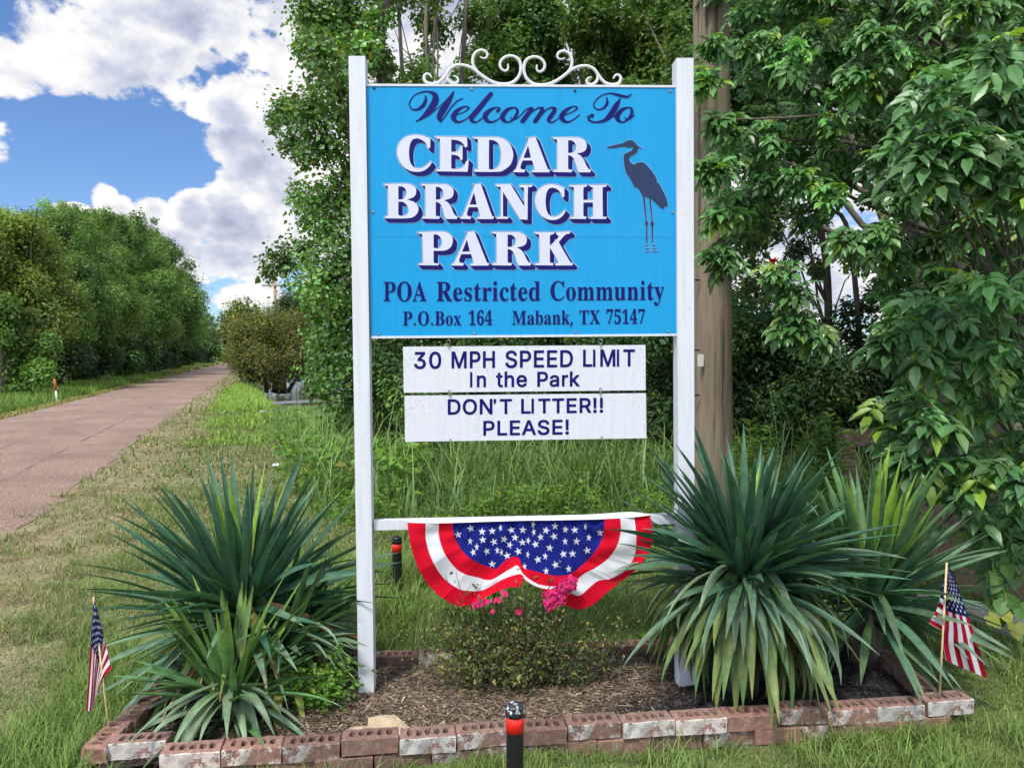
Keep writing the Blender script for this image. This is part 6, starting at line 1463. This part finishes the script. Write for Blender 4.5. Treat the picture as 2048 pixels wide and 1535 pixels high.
# --- trees behind the sign
def back_tree(label, px, Y, top, side, col, n, size=.13, tr=(), nb=46, zlow=.8, r0=.075, ye=.05, aspect=.75, seen=()):
    b = np.array([(px - CX) / FPX * Y, Y, 0]); b[2] = gz(b[0], b[1])
    zt = P(px, top, Y)[2]; rad = side / FPX * Y
    bl = crown_blobs((b[0], Y, (zt + zlow) / 2), (rad, rad * .8, (zt - zlow) / 2), nb, rad * .18, rad * .36, -1, .42) + [pb(a, b_, Y + rng.normal(0, .4), r) for a, b_, r in seen]
    return tree('background_tree', label, 'tree', list(b), bl, [dict(n=n, size=size, base=col, yellow=ye, aspect=aspect, shell=1.7)],
                [b + [.1, 0, zt * .3], b + [-.1, 0, zt * .6], b + [.1, 0, zt * .9]], r0, bark=MAT_BARK_GREY, limbs=26, group='trees behind the sign',
                extra_trunks=[[b + [.2, .1, 0], b + [dx * .6, 0, zt * .45], b + [dx, 0, zt * .9]] for dx in tr])
back_tree('thin grey-limbed tree behind the sign\'s top left, sky showing through', 865, 14.0, -420, 120, MD, 19000, .07, (-.7, .8), 34, seen=[(735, 60, 30), (760, 125, 30), (850, 30, 30), (852, 120, 24), (940, 40, 30), (950, 125, 36)])
back_tree('leafy tree behind the middle of the scrollwork', 1030, 15.5, -160, 120, (.10, .20, .055), 66000, .075, (.5,), 46, seen=[(1000, 40, 60), (1045, 100, 55), (1095, 90, 40), (975, 110, 40), (1110, 150, 40), (1040, 10, 50)])
back_tree('broad light green tree behind the sign\'s top right', 1230, 14.0, -320, 150, (.105, .20, .05), 74000, .075, (-.8,), 46, ye=.1, seen=[(1200, 30, 65), (1265, 90, 70), (1185, 110, 45), (1320, 60, 60), (1300, 145, 50), (1230, 150, 50), (1160, 60, 35)])
back_tree('dark tree whose crown meets the utility pole\'s top', 1370, 12.5, -300, 120, MD, 50000, .07, (), seen=[(1370, 30, 40), (1360, 110, 45), (1385, 160, 35)])
# dark understory behind the boards
US = 'shrubs in the shade behind the sign'
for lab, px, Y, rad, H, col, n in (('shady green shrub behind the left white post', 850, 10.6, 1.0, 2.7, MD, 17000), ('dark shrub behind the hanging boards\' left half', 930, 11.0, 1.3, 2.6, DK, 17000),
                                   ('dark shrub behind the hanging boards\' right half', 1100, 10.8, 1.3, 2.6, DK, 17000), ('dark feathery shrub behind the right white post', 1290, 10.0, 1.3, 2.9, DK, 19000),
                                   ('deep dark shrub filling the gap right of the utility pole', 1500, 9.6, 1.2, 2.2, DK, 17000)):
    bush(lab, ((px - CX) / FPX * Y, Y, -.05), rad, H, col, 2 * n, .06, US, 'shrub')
# a wall of thicket farther back so no bare horizon shows between the trunks
tk = empty('pond_thicket', (2, 19, -.3), 'dense dark thicket along the pond behind the sign', 'thicket')
bl = [[rng.uniform(-2.8, 7.0), rng.uniform(17, 19), rng.uniform(-.2, 4.2), rng.uniform(.6, 1.1)] for _ in range(80)]
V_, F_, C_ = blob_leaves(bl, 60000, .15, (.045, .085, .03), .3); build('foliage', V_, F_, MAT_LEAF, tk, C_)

# --- the wood at right: dark stems and crowns, open towards the pale sky in the middle
def right_tree(label, base, trunk, blobs, n, size, col, r0, extra=(), limbs=18, ye=.04):
    return tree('woodland_tree', label, 'tree', list(base), [pb(*q) for q in blobs], [dict(n=n, size=size, base=col, yellow=ye, shell=1.7, aspect=.6)], trunk, r0, limbs=limbs, extra_trunks=extra, group='trees in the wood at right')
def gb(px, Y):
    a = np.array([(px - CX) / FPX * Y, Y, 0.0]); a[2] = gz(a[0], a[1]); return a
bl = [(rng.uniform(1420, 2150), rng.uniform(-150, 300), rng.uniform(8, 9.5), rng.uniform(50, 95)) for _ in range(60)] + [(rng.uniform(1850, 2200), rng.uniform(250, 800), rng.uniform(8, 9.5), rng.uniform(50, 90)) for _ in range(36)] + [(rng.uniform(1440, 1540), rng.uniform(250, 480), 8.5, 40) for _ in range(9)]
right_tree('dark many-stemmed tree in the shade of the wood at right', gb(1885, 7.6), [P(1880, 650, 7.6), P(1885, 450, 7.7), P(1870, 200, 8), P(1840, 0, 8.2)], bl, 90000, .075, (.06, .13, .042), .14,
           extra=[[gb(1860, 7.7), P(1845, 560, 7.7), P(1815, 420, 7.8), P(1760, 250, 8)], [gb(1900, 7.8), P(1905, 500, 7.9), P(1925, 250, 8), P(1930, -50, 8)]], limbs=24)
bl = [(rng.uniform(1470, 2000), rng.uniform(640, 900), rng.uniform(9, 10), rng.uniform(35, 70)) for _ in range(40)] + [(rng.uniform(1470, 1800), rng.uniform(330, 640), rng.uniform(9.5, 11), rng.uniform(14, 30)) for _ in range(34)]
right_tree('thin-leaved tree through which the pale sky shows at right', gb(1660, 10), [P(1655, 560, 10), P(1630, 380, 10), P(1650, 150, 10)], bl, 44000, .055, (.045, .10, .035), .06,
           extra=[[gb(1740, 10), P(1700, 480, 10), P(1640, 420, 10)], [gb(1800, 10), P(1790, 560, 10), P(1730, 350, 10)]], limbs=20)
bl = [(rng.uniform(1450, 2150), rng.uniform(-200, 330), rng.uniform(13, 15), rng.uniform(50, 90)) for _ in range(60)] + [(rng.uniform(1780, 2200), rng.uniform(300, 850), 14, 70) for _ in range(26)] + [(rng.uniform(1450, 1700), rng.uniform(780, 900), 13, 45) for _ in range(12)]
right_tree('farthest tall tree of the wood at right', gb(1950, 14), [P(1950, 400, 14), P(1940, 100, 14), P(1930, -150, 14)], bl, 34000, .14, (.06, .11, .035), .2, limbs=16)

# --- near tree with big compound leaves overhanging the pole
def compound():
    """five to seven leaflets on a stalk, length 1"""
    V, F = [], {}; n = 0
    spots = [(1.0, 0, 0.0, .50)] + [(.42, s, s * 1.05, .40) for s in (-1, 1)] + [(.72, s, s * .85, .46) for s in (-1, 1)] + [(.20, s, s * 1.15, .30) for s in (-1, 1)]
    for (t, s, ang, L_) in spots:
        c, d = math.cos(ang), math.sin(ang)
        q = L_OV.copy(); q[:, 0] *= L_; q[:, 1] *= L_ * .50; q[:, 2] *= L_
        p = np.c_[q[:, 0] * c - q[:, 1] * d + t * .62, q[:, 0] * d + q[:, 1] * c, q[:, 2] - .10 * (t + q[:, 0]) ** 2 + (.05 if s else 0)]
        V.append(p)
        for f in F_OV: F.setdefault(f.shape[1], []).append(f + n)
        n += len(p)
    V.append(np.array([[0, -.008, 0], [0, .008, 0], [.62, .005, -.04], [.62, -.005, -.04]])); F[4].append(np.array([[n, n + 1, n + 2, n + 3]]))
    return np.concatenate(V), [np.concatenate(f) for f in F.values()]
T_C, F_C = compound()
def sprays(spots, per, size, base, droop, out, spread=1.0, yellow=.08, T=None, F=None):
    S_ = np.array(spots, float); k = np.repeat(np.arange(len(S_)), per); n = len(k)
    pos = S_[k, :3] + rdir(n) * (S_[k, 3] * rng.random(n) ** .6)[:, None] * [spread, spread, spread]
    az = np.arctan2(-.75, -.55) + rng.normal(0, .75, n); el = rng.normal(droop, .35, n)
    X = np.stack([np.cos(az) * np.cos(el), np.sin(az) * np.cos(el), np.sin(el)], -1)
    Nn = norm(np.stack([rng.normal(-.1, .3, n), rng.normal(-.35, .3, n), np.ones(n)], -1))
    tone = np.exp(rng.normal(0, .18, len(S_)))[k]
    s = size * np.minimum(np.exp(rng.normal(0, .33, n)), 1.45)
    c = leafcol(n, base, .26, yellow, (.16, .26, .03)) * tone[:, None]
    return inst(T_C if T is None else T, F_C if F is None else F, pos, X, Nn, s, s, col=c)
spots = []
left = lambda y: np.interp(y, [0, 60, 150, 230, 330, 380, 470, 560, 620, 680], [1440, 1450, 1400, 1425, 1400, 1425, 1440, 1480, 1560, 1620])
def gap(x, y): return ((x - 1610) / 135) ** 2 + ((y - 600) / 165) ** 2 < 1
for y in np.arange(-120, 700, 42):
    for x in np.arange(left(max(y, 0)) + 34, 2140, 50):
        xx, yy = x + rng.normal(0, 20), y + rng.normal(0, 18)
        if gap(xx, yy) or (yy > 470 and xx < 1760 and rng.random() < .6): continue
        if rng.random() < .16: continue
        spots.append(pb(xx, yy, 4.9 + rng.uniform(-.3, 1.3) + (1950 - xx) / 900, 32))
spots += [pb(a, b, 4.6, 20) for a, b in ((1425, 90), (1420, 160), (1440, 240), (1418, 330), (1430, 345), (1445, 420), (1440, 500), (1455, 520), (1560, 540), (1590, 580), (1600, 640), (1570, 650), (1640, 660), (1700, 470), (1760, 460))]
nt = gb(2010, 6.3)
o = empty('hickory_tree', nt, 'near tree with large drooping compound leaves overhanging the utility pole', 'tree')
V_, F_, C_ = sprays(spots, 34, .125, (.085, .20, .058), -.42, 1, yellow=.11); build('crown', V_, F_, MAT_LEAF_GLOSS, o, C_)
tp = catmull([nt, P(1985, 650, 6.3), P(1955, 350, 6.4), P(1935, 50, 6.5), P(1920, -200, 6.5)], 6)
prt = [tube(tp, np.linspace(.13, .07, len(tp)), 12)]
SP = np.array(spots)
for i in rng.permutation(len(SP))[:70]:
    c = SP[i, :3]; zt = max(c[2] - .5, .8); j = np.argmin(np.abs(tp[:, 2] - zt)); prt.append(limb(tp[j], c, .022, .005, n=6))
V_, F_, _ = join(prt); build('trunk', V_, F_, MAT_BARK, o, smooth=True)
# broad-leaved branches low at the right edge (nearer, larger leaves)
spots = [pb(rng.uniform(1830, 2120), rng.uniform(90, 420), rng.uniform(3.3, 4.2), 46) for _ in range(26)] + [pb(x + rng.normal(0, 20), y + rng.normal(0, 20), rng.uniform(3.7, 4.4), 44) for x, y in
         [(1800, 640), (1790, 680), (1800, 740), (1850, 700), (1900, 740), (1950, 690), (2010, 720), (1830, 800), (1780, 850), (1880, 850), (1930, 820), (1990, 800), (2040, 850), (1850, 900), (1820, 910), (1910, 930), (1960, 900), (2010, 950), (1940, 990), (1990, 1040), (2040, 1000), (2020, 1100), (2050, 1070), (2060, 920), (2060, 780), (2080, 660), (2000, 620), (2060, 560), (1960, 600), (1900, 640)]]
lb = gb(2130, 4.6)
o = empty('broadleaf_shrub', lb, 'shrub with broad glossy leaves reaching in from the right picture edge', 'shrub')
V_, F_, C_ = sprays(spots, 19, .165, (.08, .19, .062), -.30, 1, yellow=.10); build('foliage', V_, F_, MAT_LEAF_GLOSS, o, C_)
prt = []
SP = np.array(spots)
for i in range(len(SP)):
    c = SP[i, :3]; prt.append(limb(lb + [rng.normal(0, .1), rng.normal(0, .1), max(.1, c[2] * .45)], c, .014, .004, n=5))
prt.append(tube(catmull([lb - [0, 0, .1], lb + [0, 0, 1.2], lb + [-.1, 0, 2.8]], 6), np.linspace(.06, .03, 13), 8))
V_, F_, _ = join(prt); build('branches', V_, F_, MAT_BARK, o, smooth=True)
# twining vine with heart-shaped leaves
L_HT = np.array([[.08,0,0],[-.12,.24,.06],[.0,.46,.08],[.3,.5,.05],[.65,.3,-.02],[1,0,-.12],[.65,-.3,-.02],[.3,-.5,.05],[.0,-.46,.08],[-.12,-.24,.06],[.4,0,-.03]], float)
F_HT = [np.array([[10, i, (i + 1) % 10] for i in range(10)])]
vp = catmull([P(2052, 1010, 3.9), P(2020, 1080, 3.85), P(2000, 1150, 3.85), P(2012, 1200, 3.8), P(1990, 1250, 3.75)], 8)
o = empty('vine', vp[-1], 'hanging vine with green heart-shaped leaves above the pale log', 'vine')
V_, F_ = tube(vp, .0022, 5); build('stem', V_, F_, plain('vine_stem', (.16, .20, .07), .6), o)
m = 46; k = rng.integers(0, len(vp), m); pos = vp[k] + rng.normal(0, .035, (m, 3))
V_, F_, C_ = inst(L_HT, F_HT, pos, np.stack([rng.normal(0, .5, m), rng.normal(-.3, .3, m), -np.ones(m)], -1), norm(np.stack([rng.normal(0, .4, m), -np.ones(m), rng.uniform(.1, .9, m)], -1)), rng.uniform(.055, .085, m), rng.uniform(.055, .08, m), col=leafcol(m, (.085, .20, .04), .2, .1))
build('leaves', V_, F_, MAT_LEAF_GLOSS, o, C_)
# trumpet flower
c = P(1546, 523, 5.2); V_, F_, C_ = inst(L_OV, F_OV, np.repeat(c[None], 9, 0), norm(rng.normal(0, .6, (9, 3)) + [-.2, -.8, .1]), rdir(9), .045, .03, col=np.tile([.62, .03, .03], (9, 1)))
tag(build('trumpet_flower', V_, F_, MAT_PETAL, colors=C_, smooth=True), 'single small red flower among the leaves right of the pole', 'flower')

# --- leggy plants behind the right yuccas
def wand(label, spots_):
    c0 = gb(spots_[0][0], 5.0); o = empty('goldenrod', c0, label, 'plant'); st, lv = [], []
    for (px, py, lean) in spots_:
        b = gb(px + lean, 5.0); t = P(px, py, 5.0); p = catmull([b, (b + t) / 2 + [.01, 0, 0], t], 14); st.append(tube(p, np.linspace(.005, .002, len(p)), 5))
        k = np.repeat(np.arange(8, len(p)), 6); n = len(k); a = rng.uniform(0, 6.28, n)
        lv.append(inst(L_OV, F_OV, p[k] + rng.normal(0, .006, (n, 3)), np.stack([np.cos(a), np.sin(a), rng.uniform(.1, .8, n)], -1), norm(np.stack([rng.normal(0, .3, n), rng.normal(0, .3, n), np.ones(n)], -1)), rng.uniform(.06, .10, n), .015, col=leafcol(n, (.12, .24, .05), .2, .1)))
    V_, F_, _ = join(st); build('stems', V_, F_, plain('goldenrod_stem', (.12, .18, .05), .6), o)
    V_, F_, C_ = join(lv); build('leaves', V_, F_, MAT_LEAF, o, C_)
wand('leggy narrow-leaved plant rising behind the drooping yucca', [(1635, 845, -5), (1660, 835, 4), (1605, 880, 6), (1650, 880, -8), (1540, 860, 5), (1680, 870, 8)])
wand('short narrow-leaved plant right of the utility pole\'s foot', [(1500, 850, 5), (1520, 880, -6), (1480, 880, 3)])

# --- timber fence half hidden in the wood and a pale log
M_OLD = barkmat('old_timber', (.07, .05, .038), (.24, .175, .125), (1.2, 8, 8))
fe = empty('timber_fence', gb(1850, 5.6), 'dark old timber rail fence in the shade behind the fresh green yucca', 'fence')
def beam(name, a, b, h, th):
    a, b = np.array(a), np.array(b); d = norm(b - a); s = norm(np.cross(d, [0, 0, 1])) * th / 2; u = np.array([0, 0, h / 2])
    v, F = hexa([a - s - u, a + s - u, a + s + u, a - s + u], [b - s - u, b + s - u, b + s + u, b - s + u]); build(name, v, F, M_OLD, fe)
beam('rail', P(1690, 880, 6.3), P(1870, 855, 5.7), .13, .05)
beam('rail', P(1765, 948, 6.0), P(1960, 962, 5.0), .12, .05)
beam('rail', P(1800, 1010, 5.8), P(1985, 1055, 4.8), .12, .05)
beam('rail', P(1800, 1080, 5.6), P(2000, 1105, 4.7), .14, .06)
for px, Y in ((1850, 5.80), (1700, 6.5), (1990, 5.05)):
    a = gb(px, Y); v, F = box(a + [0, .05, .42], (.11, .10, 1.0), .3); build('post', v, F, M_OLD, fe)
la, lb2 = P(1850, 1200, 4.75), P(2080, 1290, 4.05)
la[2] = .05; lb2[2] = .05
V_, F_ = tube(np.linspace(la, lb2, 9) + rng.normal(0, .006, (9, 3)), np.linspace(.06, .075, 9), 14)
tag(build('log', V_, F_, barkmat('weathered_log', (.34, .30, .25), (.62, .58, .53), (1.5, 9, 9)), smooth=True), 'pale weathered log lying on the ground behind the right flag', 'log')
sa, sb = P(1900, 1185, 5.1), P(2090, 1225, 4.6); sa[2] = sb[2] = .07
d_ = norm(sb - sa); s_2 = norm(np.cross(d_, [0, 0, 1])) * .05; u_ = np.array([0, 0, .07])
v, F = hexa([sa - s_2 - u_, sa + s_2 - u_, sa + s_2 + u_, sa - s_2 + u_], [sb - s_2 - u_, sb + s_2 - u_, sb + s_2 + u_, sb - s_2 + u_])
tag(build('timber_beam', v, F, barkmat('tan_timber', (.13, .10, .06), (.30, .23, .14), (1.5, 9, 9))), 'tan squared timber on the ground behind the pale log', 'timber')
